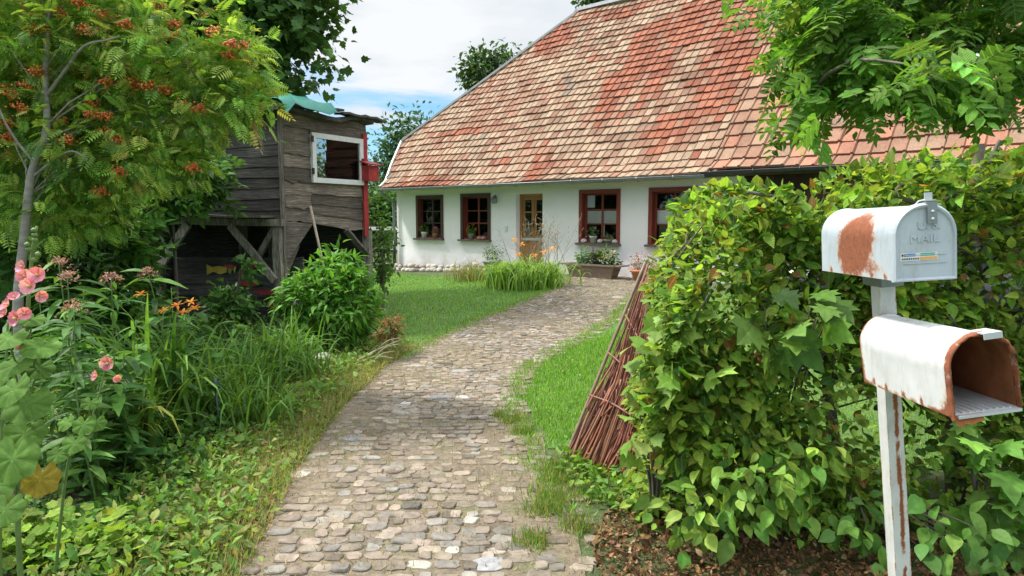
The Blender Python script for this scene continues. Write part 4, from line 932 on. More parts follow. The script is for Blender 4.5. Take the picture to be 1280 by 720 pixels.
# post
pt, pb = at(1103.5, 356, 2.24), at(1124.5, 720, 2.24); a = norm(pb-pt); foot = pb+a*((pb[2]+.25)/-a[2])
pw = thing('mailbox_post', 'slim white metal post with rust streaks carrying both mailboxes', 'post', (foot[0], foot[1], 0))
mb = MB(); n = 80; V = []; C = []; hw = .0265; ty = norm(np.cross(a, A(1, 0, 0))); tx = np.cross(ty, a)
nfc = 9
for i in range(n):
    p = pt+(foot-pt)*i/(n-1)
    for f_ in range(4):
        for q in range(nfc):
            u = q/(nfc-1)*2-1; d = [(u, -1), (1, u), (-u, 1), (-1, -u)][f_]; V.append(p+tx*d[0]*hw+ty*d[1]*hw)
            r = .8*math.exp(-((u+.2)/.3)**2)*sm((vno(i*.85, f_*7+u*2.6)*.6+vno(i*.2, f_*3)*.6-.38)*3)*(f_ == 2)*(i > 14)+(.5*(abs(u) > .85)*vno(i*.6, f_*5+1.)); C.append((float(r), 0, 0))
m_ = 4*nfc; Fc = [(i*m_+k, i*m_+(k+1) % m_, (i+1)*m_+(k+1) % m_, (i+1)*m_+k) for i in range(n-1) for k in range(m_)]
mb.raw(np.array(V), [q for f in Fc for q in f], [4]*len(Fc), np.array(C)); mb.build('tube', M['post_white'], pw)
mb = MB(); mb.box(pt, tx, ty, -a, -.035, .035, -.06, .06, -.0, .03); mb.build('top_bracket', M['galv'], pw)
# ------------------------------------------------------------------ vegetation helpers
def B_(px, py, Y, rx, ry, rd):
    """an ellipsoid measured off the photo: pixel centre and radii, distance, half depth"""
    c = at(px, py, Y); k = Y/F
    return (c, A(rx*k, rd, ry*k))
def ground_pt(x, y): return A(x, y, float(g(x, y)))
def tree(name, label, trunk, radii, blobs, clumps, per, cs, tm, size, colours, leafm, bark='bark', nl=26, lr=.03, group=None, cat='tree', shell=.5, droop=.35, part='crown', tilt=.55, low=.25, base=None, trim=None):
    trunk = curve(trunk, 26); r = np.interp(np.linspace(0, 1, 26), np.linspace(0, 1, len(radii)), radii)
    t = thing(name, label, cat, trunk[0] if base is None else base, group)
    P, O, cc = blobpts(blobs, clumps, per, cs, shell)
    mb = MB(); mb.tube(trunk, r, 8); limbs(mb, trunk, cc, nl, lr, low=low); mb.build('trunk' if cat == 'tree' else 'stems', M[bark], t, True)
    keep = P[:, 2] > .05
    if trim is not None: keep &= trim(P)
    mb = MB(); put(mb, tm, P[keep], O[keep], size, colours, droop, tilt); mb.build(part, leafm, t)
    return t, cc, trunk

# rowan with berries, in front on the left
RW = [(3, (.21, .36, .065)), (2.5, (.32, .44, .09)), (1.5, (.1, .21, .045)), (.35, (.38, .37, .1)), (.12, (.38, .26, .09))]
rb = [B_(60, 60, 6., 130, 85, .7), B_(200, 60, 6., 110, 65, .6), B_(255, 120, 5.9, 70, 45, .45), B_(150, 180, 6., 110, 65, .6), B_(50, 190, 6.1, 90, 80, .6), B_(185, 205, 5.9, 58, 38, .4), B_(85, 262, 6., 80, 36, .5), B_(180, 252, 5.9, 35, 12, .3), B_(20, 110, 6., 90, 100, .6), B_(295, 75, 5.9, 28, 28, .3), B_(80, -50, 6.1, 150, 60, .8)]
b0 = at(22, 330, 5.5); tr = [A(b0[0], 5.5, 0), at(22, 400, 5.5), at(31, 290, 5.5), at(40, 215, 5.5), at(58, 165, 5.5), at(57, 110, 5.55), at(59, 50, 5.6), at(64, -20, 5.8), at(75, -110, 6.)]
t, cc, trk = tree('rowan_tree', 'rowan tree with clusters of orange berries and feathery leaves, left of the shed', tr, [.045, .034, .028, .02, .012], rb, 760, 11, .105, ROWAN, .145, RW, M['leaf'], 'bark_grey', 24, .008, shell=.3, droop=.15, tilt=.4, low=.3, trim=lambda P: ~((P[:, 0]/P[:, 1] > -.545) & ((P[:, 2]-CAMZ)/P[:, 1] < .035+.15*np.clip(P[:, 0]/P[:, 1]+.545, 0, 1))))
mb = MB(); mb.tube(curve([trk[15], at(80, 90, 5.5), at(105, 58, 5.45), at(135, 50, 5.45), at(150, 45, 5.45)]), np.linspace(.016, .006, 24)); mb.tube(curve([trk[10], at(20, 175, 5.45), at(3, 145, 5.4), at(-20, 90, 5.4)]), np.linspace(.013, .006, 24)); mb.tube(curve([trk[9], at(85, 190, 5.45), at(110, 200, 5.45)]), np.linspace(.012, .005, 24)); mb.build('bough', M['bark_grey'], t, True)
SPH = []
ico = [(0, 0, 1), (.894, 0, .447), (.276, .851, .447), (-.724, .526, .447), (-.724, -.526, .447), (.276, -.851, .447), (.724, .526, -.447), (-.276, .851, -.447), (-.894, 0, -.447), (-.276, -.851, -.447), (.724, -.526, -.447), (0, 0, -1)]
icf = [(0, 1, 2), (0, 2, 3), (0, 3, 4), (0, 4, 5), (0, 5, 1), (1, 6, 2), (2, 7, 3), (3, 8, 4), (4, 9, 5), (5, 10, 1), (1, 10, 6), (2, 6, 7), (3, 7, 8), (4, 8, 9), (5, 9, 10), (6, 11, 7), (7, 11, 8), (8, 11, 9), (9, 11, 10), (10, 11, 6)]
BERRY = pack(ico, icf)
I3 = lambda n: np.tile(np.eye(3), (n, 1, 1))
M['berries'] = plain('rowan_berries', (1, 1, 1), .4, .2, 40, 0, attr=True)
bpx = [(73, 18), (123, 18), (58, 37), (38, 36), (105, 37), (155, 30), (217, 30), (212, 45), (267, 40), (287, 55), (302, 56), (285, 70), (135, 73), (46, 88), (48, 100), (32, 108), (132, 102), (160, 103), (175, 106), (186, 106), (205, 112), (114, 130), (3, 112), (12, 119), (24, 135), (8, 154), (6, 172), (73, 151), (113, 143), (133, 166), (149, 175), (147, 215), (227, 132), (247, 136), (130, 145), (240, 210), (125, 240), (68, 195), (84, 175), (195, 5), (98, 3)]
proto = None
for px, py in bpx:
    p = at(px, py, 5.45+.2*rng.random())
    if len(SPH) < 4:
        n = 55; q = rng.normal(0, 1, (n, 3))*A(.03, .026, .018); mb = MB()
        mb.inst(BERRY, p+q, I3(n), np.full(n, .0095), pal(n, [(3, (.48, .12, .025)), (2, (.56, .19, .035)), (1, (.34, .07, .02))], .15))
        o = mb.build('berry_cluster', M['berries'], t, True); SPH.append((o, p))
    else:
        s, sp_ = SPH[int(rng.integers(4))]; o = s.copy(); COL.objects.link(o); o.parent = t; o.location = Vector((p-sp_))

# dark maple behind the shed
DK = [(3, (.05, .12, .024)), (2, (.075, .16, .03)), (1, (.03, .08, .018))]
mbz = [B_(120, 40, 13, 190, 130, 2.2), B_(290, 25, 12.6, 80, 75, 1.3), B_(355, 62, 12.6, 48, 36, .8), B_(352, 5, 12.6, 55, 40, .9), B_(325, 108, 12.4, 42, 26, .6), B_(235, 130, 12.4, 100, 70, 1.2), B_(60, 150, 12.8, 190, 110, 1.6), B_(200, -80, 13, 240, 70, 2.4)]
x0 = at(185, 300, 13.)
tree('maple_tree', 'tall dark green maple tree rising behind the plank shed', [A(x0[0], 13, 0), at(188, 250, 13), at(180, 120, 13), at(190, 0, 13), at(200, -90, 13)], [.24, .2, .16, .1, .05], mbz, 720, 52, .27, MAPLE3, .145, DK, M['leaf_dark'], 'bark', 60, .05, shell=.55)

# elders and shrubs filling the space left of the shed
ED = [(2, (.06, .145, .03)), (2, (.09, .2, .04)), (1, (.04, .1, .024))]
CUT = lambda P: ~((P[:, 0]/P[:, 1] > -.535) & ((P[:, 2]-CAMZ)/P[:, 1] < .02))
def bush(name, label, px, py, Y, rx, ry, rd, n, per, tm, size, colours, cs=.09, mat='leaf', group=None, extra=(), shell=.45, cat='shrub', nl=14, lr=.014, trim=None):
    c, r = B_(px, py, Y, rx, ry, rd); gp = ground_pt(c[0], Y)
    blobs = [(c, r)]+[B_(*e) for e in extra]
    return tree(name, label, [gp, gp+A(.02, 0, max(.15, (c[2]-gp[2])*.5)), A(c[0], Y, max(c[2], gp[2]+.3))], [.03, .022, .012], blobs, n, per, cs, tm, size, colours, M[mat], 'bark', nl, lr, group, cat, shell, .25, 'foliage', base=gp, trim=trim)
bush('elder_bush', 'large dark elder bush under the rowan tree at the left picture edge', 40, 330, 7.4, 120, 110, .9, 190, 12, ELDER, .26, ED, .14)
bush('elder_bush', 'elder bush standing between the rowan trunk and the shed posts', 130, 300, 7.9, 44, 80, .6, 110, 12, ELDER, .25, ED, .12, extra=[(110, 220, 8.2, 100, 55, .6)], trim=CUT)
bush('elder_bush', 'elder bush spreading its leaves against the dark shed front wall', 212, 222, 8.8, 58, 38, .5, 90, 11, ELDER, .24, ED, .1, trim=CUT)
bush('bramble', 'bramble climbing inside the shed among the painted lower boards', 290, 388, 9.2, 30, 28, .3, 60, 10, LEAF3, .1, ED, .06, extra=[(312, 335, 9.3, 10, 10, .1)])
bush('bramble', 'leafy bramble at the foot of the front left shed post', 165, 385, 8.6, 34, 45, .4, 70, 10, LEAF3, .11, ED, .08)
bush('philadelphus_bush', 'pale green climbing shrub at the far corner of the shed', 477, 312, 11.7, 9, 44, .25, 60, 12, LEAF3, .075, [(2, (.1, .19, .035)), (1, (.06, .13, .025))], .09)
PH = [(3, (.11, .27, .035)), (2, (.07, .18, .025)), (1, (.16, .32, .05))]
t, cc, _ = bush('phlox_bush', 'rounded bright green bush in front of the shed beside the path', 408, 392, 8., 56, 62, .5, 240, 16, leaf(4, .34, .2, .35), .11, PH, .055, extra=[(418, 340, 8., 28, 22, .25), (385, 370, 7.9, 30, 30, .3), (440, 375, 7.9, 26, 40, .3)], shell=.5, nl=30)
mb = MB(); P = at(370, 379, 7.5)+rng.normal(0, .02, (14, 3)); put(mb, LEAF2, P, rng.normal(0, 1, (14, 3)), .035, [(1, (.3, .2, .4))], 0, .8); mb.build('flower', M['petal'], t)

# walnut branches overhead on the right
WN = [(3, (.14, .31, .045)), (2, (.1, .22, .035)), (1.2, (.22, .38, .07)), (1, (.07, .17, .03))]
wb = [B_(1040, 45, 4.9, 50, 50, .5), B_(1060, 90, 5., 75, 55, .6), B_(1010, 125, 4.9, 40, 20, .3), B_(1150, 50, 5.1, 110, 75, .8), B_(1245, 70, 5.2, 90, 95, .9), B_(1110, 110, 5., 75, 22, .45), B_(1215, 92, 5., 80, 26, .5), B_(1050, 10, 5, 85, 50, .6), B_(1180, -50, 5.2, 150, 60, 1.), B_(1130, 118, 3.9, 45, 30, .25), B_(1055, 150, 4.6, 36, 14, .25), B_(975, 138, 4.9, 16, 8, .2), B_(1030, 180, 4.6, 8, 6, .1), B_(1100, 180, 4.7, 8, 8, .1)]
wt = [A(5.6, 6.2, 0), A(5.55, 6.2, 1.3), A(5.3, 6., 2.3), at(1250, 60, 5.5), at(1150, 90, 5.2), at(1080, 110, 5.), at(1010, 120, 4.9)]
tree('walnut_tree', 'walnut tree hanging large compound leaves over the house roof at upper right', wt, [.2, .17, .12, .05, .035, .02, .008], wb, 400, 6, .12, WALNUT, .17, WN, M['leaf_vein'], 'bark', 40, .016, shell=.3, droop=.35, low=.45, trim=lambda P: (P[:, 2]-CAMZ)/P[:, 1] > np.where(P[:, 0]/P[:, 1] < .45, .118, .15)+.012*np.sin(P[:, 0]*9))

# ------------------------------------------------------------------ hornbeam hedge
HB = [(3.5, (.21, .37, .05)), (3, (.32, .45, .065)), (2, (.075, .16, .025)), (1.2, (.25, .31, .055)), (.35, (.28, .15, .045)), (.5, (.09, .2, .05))]
hed = thing('hornbeam_hedge', 'tall yellow green hornbeam hedge behind the mailboxes', 'hedge', (2.2, 3.75, 0))
n = 460000
x = .5+3.9*rng.random(n); y = 3.15+1.15*rng.random(n)+.25*sm((x-2.4)/1.5)*0; z = 2.2*rng.random(n)
top = np.interp(x, [.5, .72, .86, 1.0, 1.15, 1.5, 1.94, 2.6, 4.5], [1.2, 1.42, 1.5, 1.57, 1.65, 1.7, 1.78, 1.9, 1.98])+.09*np.sin(x*7.)+.05*np.sin(x*17+y*5)
left = np.interp(z, [0, .25, .8, 1.2, 1.6, 1.8], [.7, .6, .68, .74, .76, .84])+.05*np.sin(z*9+y*3)+.16*(y-3.2)
front = 3.22+.1*np.sin(x*3.1+z*2)+.06*np.sin(x*8+z*7)+.1*z*(z < .3)
ins = (x > left) & (z < top) & (y > front)
dd = np.minimum.reduce([(x-left), (top-z), (y-front)]); keep = ins & (rng.random(n) < np.exp(-dd/.16)*.8+.06)
cl = np.sin(x*9.+1)*np.sin(z*11+2)*.5+np.sin(x*4.3+z*5)*.5                      # uneven density: tufts and hollows
keep &= rng.random(n) < np.clip(.62+.55*cl, .08, 1)
gap = np.exp(-((x-1.78)/.4)**2-((z-.56)/.2)**2)+.8*np.exp(-((x-2.3)/.25)**2-((z-.4)/.3)**2)
keep &= rng.random(n) > gap*.9
keep &= rng.random(n) < np.where(z < .12, .45, 1)
P = np.stack([x, y, z], 1)[keep]; dl = (x-left)[keep]; df = (y-front)[keep]; dt = (top-z)[keep]
O = np.stack([-np.exp(-dl/.2)*1.2, -np.exp(-df/.25)*1.1-.1, np.exp(-dt/.2)*.9+.1], 1)
mb = MB(); h_ = len(P)//2
put(mb, [LEAF4, leaf(5, .6, .28, .5), leaf(4, .7, .08, .05), leaf(5, .55, .2, -.15)], P, O, .054, HB, .3, .5, .7, 1., .38); mb.build('foliage', M['leaf_vein'], hed)
print('hedge leaves', len(P))
mb = MB()
def hstem(px, py, Y, r, topz, col=1):
    p = at(px, py, Y); mb.tube(curve([A(p[0]+.03, Y, -.05), A(p[0], Y, .35), A(p[0]-.04, Y+.05, .9), A(p[0]+.03, Y, topz)], 14), np.linspace(r, r*.45, 14), 8)
for a in ((1190, 600, 3.75, .06, 2.0), (1042, 560, 3.7, .045, 1.7), (930, 560, 3.7, .04, 1.6), (1300, 560, 3.7, .05, 2.0), (850, 560, 3.65, .035, 1.6), (1420, 560, 3.7, .05, 2.)): hstem(*a)
for k in range(150):
    s = A(.8+3*rng.random(), 3.7+.1*rng.normal(), .3+1.0*rng.random()); e = s+A(rng.normal(0, .2), -.35-.15*rng.random(), .15+.25*rng.random()); e[0] = max(e[0], .9); mb.tube(curve([s, (s+e)/2+rng.normal(0, .05, 3), e], 7), np.linspace(.009, .003, 7), 5)
for pts in ([(1010, 262, 3.5), (985, 250, 3.4), (960, 245, 3.35), (935, 240, 3.3)], [(1175, 265, 3.4), (1120, 240, 3.4), (1172, 205, 3.4)], [(1150, 275, 3.3), (1200, 240, 3.3), (1235, 262, 3.3)], [(1235, 205, 3.5), (1250, 175, 3.5)]):
    mb.tube(curve([at(*q) for q in pts], 10), np.linspace(.014, .008, 10), 6)
mb.build('trunk', M['bark'], hed, True)
def maple_shoot(label, blobs, n, per, size, cols, base, tm=MAPLE):
    t = thing('young_maple', label, 'shrub', base); P, O, cc = blobpts(blobs, n, per, .05, .3); O = O*.5+A(-.15, -.7, -.1)
    mb = MB(); put(mb, tm, P, O, size, cols, .3, .35, .35, .45); mb.build('foliage', M['leaf'], t)
    mb = MB()
    for c in cc[:12]: mb.tube(curve([A(*base), (A(*base)+c)/2+A(.02, .1, .1), c+A(0, .03, 0)], 10), np.linspace(.008, .003, 10), 5)
    mb.build('stems', M['bark'], t, True)
MP = [(2, (.1, .2, .035)), (1, (.14, .25, .05)), (1, (.07, .15, .03))]
maple_shoot('young maple with broad lobed leaves growing out of the hedge beside the lower mailbox', [B_(1035, 380, 3.1, 38, 26, .06), B_(985, 410, 3.1, 38, 24, .06), B_(940, 395, 3.1, 20, 26, .05)], 9, 2, .15, MP, (1.4, 3.5, 0))
maple_shoot('young maple with pale yellow green leaves at the left hedge end by the willow screen', [B_(845, 405, 3.25, 26, 30, .08), B_(822, 450, 3.25, 18, 40, .08), B_(805, 530, 3.2, 18, 50, .08), B_(845, 470, 3.15, 25, 30, .06)], 30, 3, .085, [(2, (.2, .3, .06)), (1, (.14, .25, .04))], (.75, 3.45, 0), MAPLE3)
maple_shoot('young maple with bright green leaves at the right edge below the open mailbox', [B_(1250, 590, 3.05, 45, 40, .08), B_(1270, 640, 3.05, 40, 40, .08), B_(1230, 550, 3.1, 40, 25, .06)], 16, 3, .12, [(2, (.1, .22, .035)), (1, (.14, .26, .045))], (2.4, 3.35, 0))
# raspberry-like low leaves at hedge foot
maple_shoot('low bramble with large ribbed leaves at the front foot of the hedge', [B_(950, 610, 2.95, 80, 45, .08), B_(880, 640, 3., 50, 35, .08), B_(1000, 580, 3., 50, 35, .06)], 55, 4, .075, [(2, (.13, .25, .04)), (2, (.24, .36, .06)), (1, (.08, .18, .03))], (1.1, 3.3, 0), [LEAF4, leaf(5, .6, .28, .5), leaf(5, .68, .1, .05)])
maple_shoot('low bramble with dark leaves around the foot of the mailbox post', [B_(1180, 660, 2.9, 60, 40, .1), B_(1090, 650, 3., 40, 30, .08), B_(1260, 690, 2.9, 50, 30, .1)], 26, 4, .085, [(2, (.09, .2, .04)), (1, (.14, .27, .05))], (1.75, 3.3, 0), LEAF4)

# ------------------------------------------------------------------ willow screen
wl = thing('willow_screen', 'leaning screen of reddish brown willow rods propped against the hedge end', 'screen', (.6, 4.5, 0))
mb = MB(); topc = at(812, 328, 4.6)
for k in range(230):
    u = rng.random()**.9; v = rng.normal(0, .3)
    b = at(704, 566, 4.4)*(1-u)+at(790, 585, 4.05)*u; b[2] = -.02; b = b+A(0, rng.normal(0, .03), 0)
    tt = topc*(1-u)+at(822, 400, 4.2)*u+A(rng.normal(0, .022), rng.normal(0, .035), rng.normal(0, .05)-.12*rng.random())
    m1 = b*.66+tt*.34+A(.03+.026*rng.normal(), .025*rng.normal(), -.03+.02*rng.normal()); m2 = b*.33+tt*.67+A(.025+.014*rng.normal(), .02*rng.normal(), -.01)
    if rng.random() < .35:
        q = .45+.4*rng.random(); tt = b+(tt-b)*q; m1 = b*.66+tt*.34+A(.03, 0, 0); m2 = b*.33+tt*.67+A(.02, 0, 0)
    if rng.random() < .25: b = b+(tt-b)*(.2+.3*rng.random())
    c = A(*[(.22, .075, .045), (.28, .11, .06), (.16, .07, .05), (.3, .16, .09)][int(rng.choice(4, p=[.45, .25, .2, .1]))])*(.7+.6*rng.random())
    mb.tube(curve([b, m1, m2, tt], 12), np.linspace(.0085, .0042, 12)*(.55+.65*rng.random()), 6, c)
mb.build('rods', M['willow'], wl, True)
mb = MB(); b = at(702, 567, 4.42); b[2] = -.05; mb.tube(curve([b, (b+topc)/2+A(-.01, 0, .01), topc+A(-.02, 0, .02)], 12), .012, 8, (.24, .17, .12)); mb.build('edge_pole', M['willow'], wl, True)
mb = MB()
for q in (.3, .52, .72):   # woven cross withies holding the rods
    p0 = at(703, 566, 4.38)*(1-q)+topc*q; p1 = at(788, 580, 4.03)*(1-q)+at(822, 400, 4.2)*q; mb.tube(curve([p0, (p0+p1)/2+A(0, .05, .01), p1], 10), .007, 6, (.2, .09, .05))
mb.build('cross_withy', M['willow'], wl, True)

# ------------------------------------------------------------------ lawns, weeds, litter (uncountable)
GC = [(3, (.15, .32, .035)), (2, (.2, .37, .045)), (1, (.08, .19, .025)), (.5, (.26, .32, .08))]
mb = MB(); P = scatter(lawn_a, 70000); P = P[P[:, 1] < 22]; blades(mb, P, .04, .009, GC, .8); tag(mb.build('grass', M['grass']), 'short green lawn between the shed and the white house', 'grass', None, 'stuff')
mb = MB(); P = np.concatenate([scatter(lawn_b, 60000), scatter([(.28, 4.75), (.1, 6.), (.28, 7.2), (.8, 8.35), (1.7, 9.6), (2.2, 8), (1.5, 4.6)], 26000)]); blades(mb, P, .04, .007, GC, .8); tag(mb.build('grass', M['grass']), 'green lawn patch between the path and the willow screen', 'grass', None, 'stuff')
mb = MB(); P = scatter(lawn_b, 240); P = P[P[:, 1] < 9]; P[:, 2] += .05; put(mb, LEAF2, P, rng.normal(0, 1, (len(P), 3)), .018, [(1, (.6, .6, .55))], -.5, .6); tag(mb.build('daisies', M['petal']), 'scattered white daisies in the lawn beside the path', 'daisies', None, 'stuff')
mb = MB(); P = np.concatenate([scatter(lawn_a, 9000), scatter([(.28, 4.75), (.1, 6.), (.28, 7.2), (.8, 8.35), (1.7, 9.6), (2.2, 8), (1.5, 4.6)], 3500)]); kq = (np.sin(P[:, 0]*2.3+P[:, 1])*np.sin(P[:, 1]*1.9-P[:, 0]*.7)+.4*rng.normal(0, 1, len(P))) > .35; P = P[kq]; P[:, 2] += .03
put(mb, LEAF2, P, rng.normal(0, 1, (len(P), 3))*A(1, 1, .2), .03, [(2, (.09, .22, .035)), (1, (.2, .27, .07)), (.6, (.3, .29, .12))], 0, .3); tag(mb.build('clover', M['grass']), 'patches of clover and yellowed leaves in the lawns', 'clover', None, 'stuff')
# in the joints of the path: moss, tufts, straw
mb = MB(); P = scatter(path_poly, 42000); e_ = np.minimum(P[:, 0]-np.interp(P[:, 1], PL[:, 1], PL[:, 0]), np.interp(P[:, 1], PR[:, 1], PR[:, 0])-P[:, 0])
clump = np.sin(P[:, 0]*5+1)*np.sin(P[:, 1]*3.1)+.6*np.sin(P[:, 0]*11+P[:, 1]*7); k = rng.random(len(P)) < np.clip(.34+.3*clump+.6*np.exp(-e_/.13), .03, 1); P = P[k]; P[:, 2] += .008
blades(mb, P, .028, .0045, [(2, (.26, .2, .09)), (2, (.13, .17, .05)), (1.3, (.19, .21, .06)), (1, (.34, .27, .15))], 1.1); tag(mb.build('path_weeds', M['grass']), 'dry grass and moss in the joints of the cobbled path', 'weeds', None, 'stuff')
mb = MB(); yy = 3.5+10*rng.random(9000)**1.; ed = rng.random(9000) < .55; xx = np.where(ed, np.interp(yy, PR[:, 1], PR[:, 0])-.03, np.interp(yy, PL[:, 1], PL[:, 0])+.03)+rng.normal(0, .07, 9000)+np.where(ed, -1, 1)*.07*np.abs(np.sin(yy*3.1)+.6*np.sin(yy*7.7)); kp = ed | (yy > 7.6)
blades(mb, np.stack([xx, yy, g(xx, yy)+.008], 1)[kp], .045, .006, GC, .9); tag(mb.build('grass', M['grass']), 'ragged grass fringe growing over both edges of the path', 'grass', None, 'stuff')
def tufts(cs, n, rad, h, cols):
    mb = MB()
    for (px, py, s) in cs:
        v = at(px, py, 1.); k = CAMZ/(CAMZ-v[2]); c = A(v[0]*k, k); q = c+rng.normal(0, rad*s, (int(n*s), 2)); P = np.stack([q[:, 0], q[:, 1], g(q[:, 0], q[:, 1])+.006], 1); blades(mb, P, h, .006, cols, .8)
    return mb
mb = tufts([(690, 625, 1), (665, 680, .7), (640, 525, 1), (655, 540, .6), (720, 660, .7), (700, 600, 1.), (625, 520, .4), (745, 620, 1), (680, 640, .8), (735, 590, 1.2), (700, 585, 1)], 420, .07, .05, [(2, (.11, .22, .03)), (1, (.2, .24, .06)), (1, (.28, .23, .1))])
tag(mb.build('grass', M['grass']), 'loose grass tufts along the right edge of the cobbled path', 'grass', None, 'stuff')
# fallen brown leaves under the hedge
mb = MB(); P = scatter([(.36, 2.5), (.4, 3.3), (.62, 3.7), (1.1, 3.4), (3.5, 3.5), (3.5, 2.4)], 14000); P[:, 2] += .012+.05*rng.random(len(P))*(P[:, 0] > .42)
put(mb, LEAF3, P, rng.normal(0, 1, (len(P), 3))*A(1, 1, .35), np.where(rng.random(len(P)) < .12, .04, .02), [(2, (.15, .075, .035)), (2, (.21, .115, .055)), (2, (.09, .05, .028)), (.7, (.3, .2, .12))], 0, .8, sj=.35); 
tag(mb.build('fallen_leaves', M['dry']), 'brown dead leaves lying under the hedge and mailbox post', 'leaves', None, 'stuff')
mb = MB(); P = scatter([(.35, 3.9), (.3, 4.6), (.95, 4.6), (.95, 3.5), (.6, 3.45)], 700); P[:, 2] += .03+.06*rng.random(len(P)); put(mb, LEAF3, P, rng.normal(0, 1, (len(P), 3))*A(1, 1, .2)+A(0, -.3, .3), .05, [(2, (.11, .22, .03)), (1, (.17, .27, .05))], 0, .5); tag(mb.build('ground_cover', M['leaf']), 'low green weeds at the foot of the willow screen', 'weeds', None, 'stuff')
# bed edge along the left of the path: straw, yellowing weeds; darker undergrowth behind
def band(w0, w1, y0, y1): 
    yy = np.linspace(y0, y1, 14); xl = np.interp(yy, PL[:, 1], PL[:, 0]); return np.concatenate([np.stack([xl+w1, yy], 1), np.stack([xl+w0, yy], 1)[::-1]])
mb = MB(); P = scatter(band(-.75, .04, 2.2, 8.3), 14000); P[:, 2] += .015+.1*rng.random(len(P))*np.clip((np.interp(P[:, 1], PL[:, 1], PL[:, 0])-P[:, 0]+.05)*3, .1, 1)
put(mb, LEAF3, P, rng.normal(0, 1, (len(P), 3))*A(1, 1, .5)+A(0, 0, .3), .033, [(2, (.18, .24, .05)), (3, (.13, .24, .045)), (1., (.28, .24, .09)), (.7, (.3, .18, .08)), (1.5, (.09, .18, .035))], 0, .6)
cc = scatter(band(-.85, -.12, 2.3, 8.), 120); P = np.repeat(cc, 26, 0)+rng.normal(0, 1, (120*26, 3))*A(.07, .07, 0); P[:, 2] += .02+.13*rng.random(len(P)); put(mb, [LEAF3, LEAF2, leaf(4, .35, .2, .4)], P, P-np.repeat(cc, 26, 0)+A(0, 0, .05), .055, [(2, (.15, .28, .05)), (2, (.11, .22, .04)), (1, (.24, .31, .07))], 0, .45)
P = scatter(band(-.75, 0, 2.2, 8.3), 420); P[:, 2] += .03+.1*rng.random(420); put(mb, MAPLE3, P, rng.normal(0, 1, (420, 3))*A(1, 1, .2)+A(0, 0, .2), .05, [(2, (.15, .25, .05)), (1, (.25, .28, .08))], 0, .35)
blades(mb, scatter(band(-.7, .04, 2.2, 8.3), 19000), .11, .004, [(2.2, (.36, .29, .14)), (1.2, (.26, .17, .085)), (2, (.19, .27, .065))], 1.6)
tag(mb.build('undergrowth', M['leaf']), 'yellowing weeds and straw along the left edge of the path', 'weeds', None, 'stuff')
mb = MB(); P = scatter([(-1.7, 2.2), (-1.9, 4.5), (-2.1, 7.2), (-2.6, 9.5), (-6.5, 10), (-6.5, 6), (-4, 2.2)], 26000); P[:, 2] += .02+np.clip((P[:, 1]-3.)*.14, .08, .24)*rng.random(len(P))
put(mb, LEAF3, P, rng.normal(0, 1, (len(P), 3))*A(1, 1, .4)+A(0, -.2, .4), .055, [(2, (.05, .12, .025)), (2, (.075, .16, .03)), (1, (.03, .075, .02)), (.6, (.14, .22, .04))], 0, .55)
tag(mb.build('undergrowth', M['leaf']), 'low dark green undergrowth covering the flower bed', 'undergrowth', None, 'stuff')

# ------------------------------------------------------------------ flower bed: single plants
def strap_clump(name, label, c, n, L, cols, rad=.06, mat='leaf', group=None, arch=(0, 1, 2, 3), cat='plant', wide=1.):
    c = A(*c); t = thing(name, label, cat, c, group); mb = MB()
    for q in arch:
        m = n//len(arch); a = rng.random(m)*2*math.pi; Y = np.stack([np.cos(a), np.sin(a), np.zeros(m)], 1)+rng.normal(0, .08, (m, 3))
        P = c+np.stack([rng.normal(0, rad, m), rng.normal(0, rad, m), np.zeros(m)], 1); s = L*(1+rng.normal(0, .2, m)).clip(.5, 1.5)
        mb.inst(STRAPS[q], P, frames(Y, np.tile(A(0, 0, 1), (m, 1))), np.stack([s*wide, s, s], 1), pal(m, cols, .2))
    mb.build('foliage', M[mat], t); return t
LG = [(2, (.1, .21, .035)), (2, (.14, .26, .045)), (1, (.065, .15, .03))]
GP = lambda px, py: (lambda v: (lambda k: ground_pt(v[0]*k, k))(CAMZ/(CAMZ-v[2])))(at(px, py, 1.))
def lily_flowers(t, c, heads, fcol, fs=.055):
    mb = MB()
    for h in heads: mb.tube(curve([c, (c+h)/2+A(*rng.normal(0, .03, 3))+A(0, 0, .05), h-A(0, 0, .02)], 8), np.linspace(.006, .003, 8), 5, (.1, .18, .05))
    mb.build('flower_stalks', M['stem'], t, True)
    for h in heads:
        a = np.arange(6)*math.pi/3+rng.random(); Y = np.stack([np.cos(a), np.sin(a)*.8-.25, np.sin(a)*.5+.55], 1)+rng.normal(0, .12, (6, 3)); mb = MB()
        mb.inst(leaf(4, .36, .25, .45), np.tile(h, (6, 1)), frames(Y, np.tile(A(0, -.2, 1), (6, 1))), np.full(6, fs), pal(6, fcol, .1)); mb.build('flower', M['petal'], t)
c = GP(665, 372); t = strap_clump('daylily_clump', 'large yellow green daylily clump on the lawn before the front door', c+A(-.15, .3, 0), 1300, .63, [(2, (.2, .34, .06)), (2, (.27, .4, .085)), (1, (.13, .25, .045))], .36, arch=(1, 2, 2, 3), wide=1.3)
lily_flowers(t, c+A(0, .3, 0), [at(q[0], q[1], 13.6) for q in ((643, 301), (652, 306), (648, 318), (668, 320), (680, 316), (690, 312))], [(2, (.6, .22, .03)), (1, (.65, .32, .06))], .1)
mb = MB()
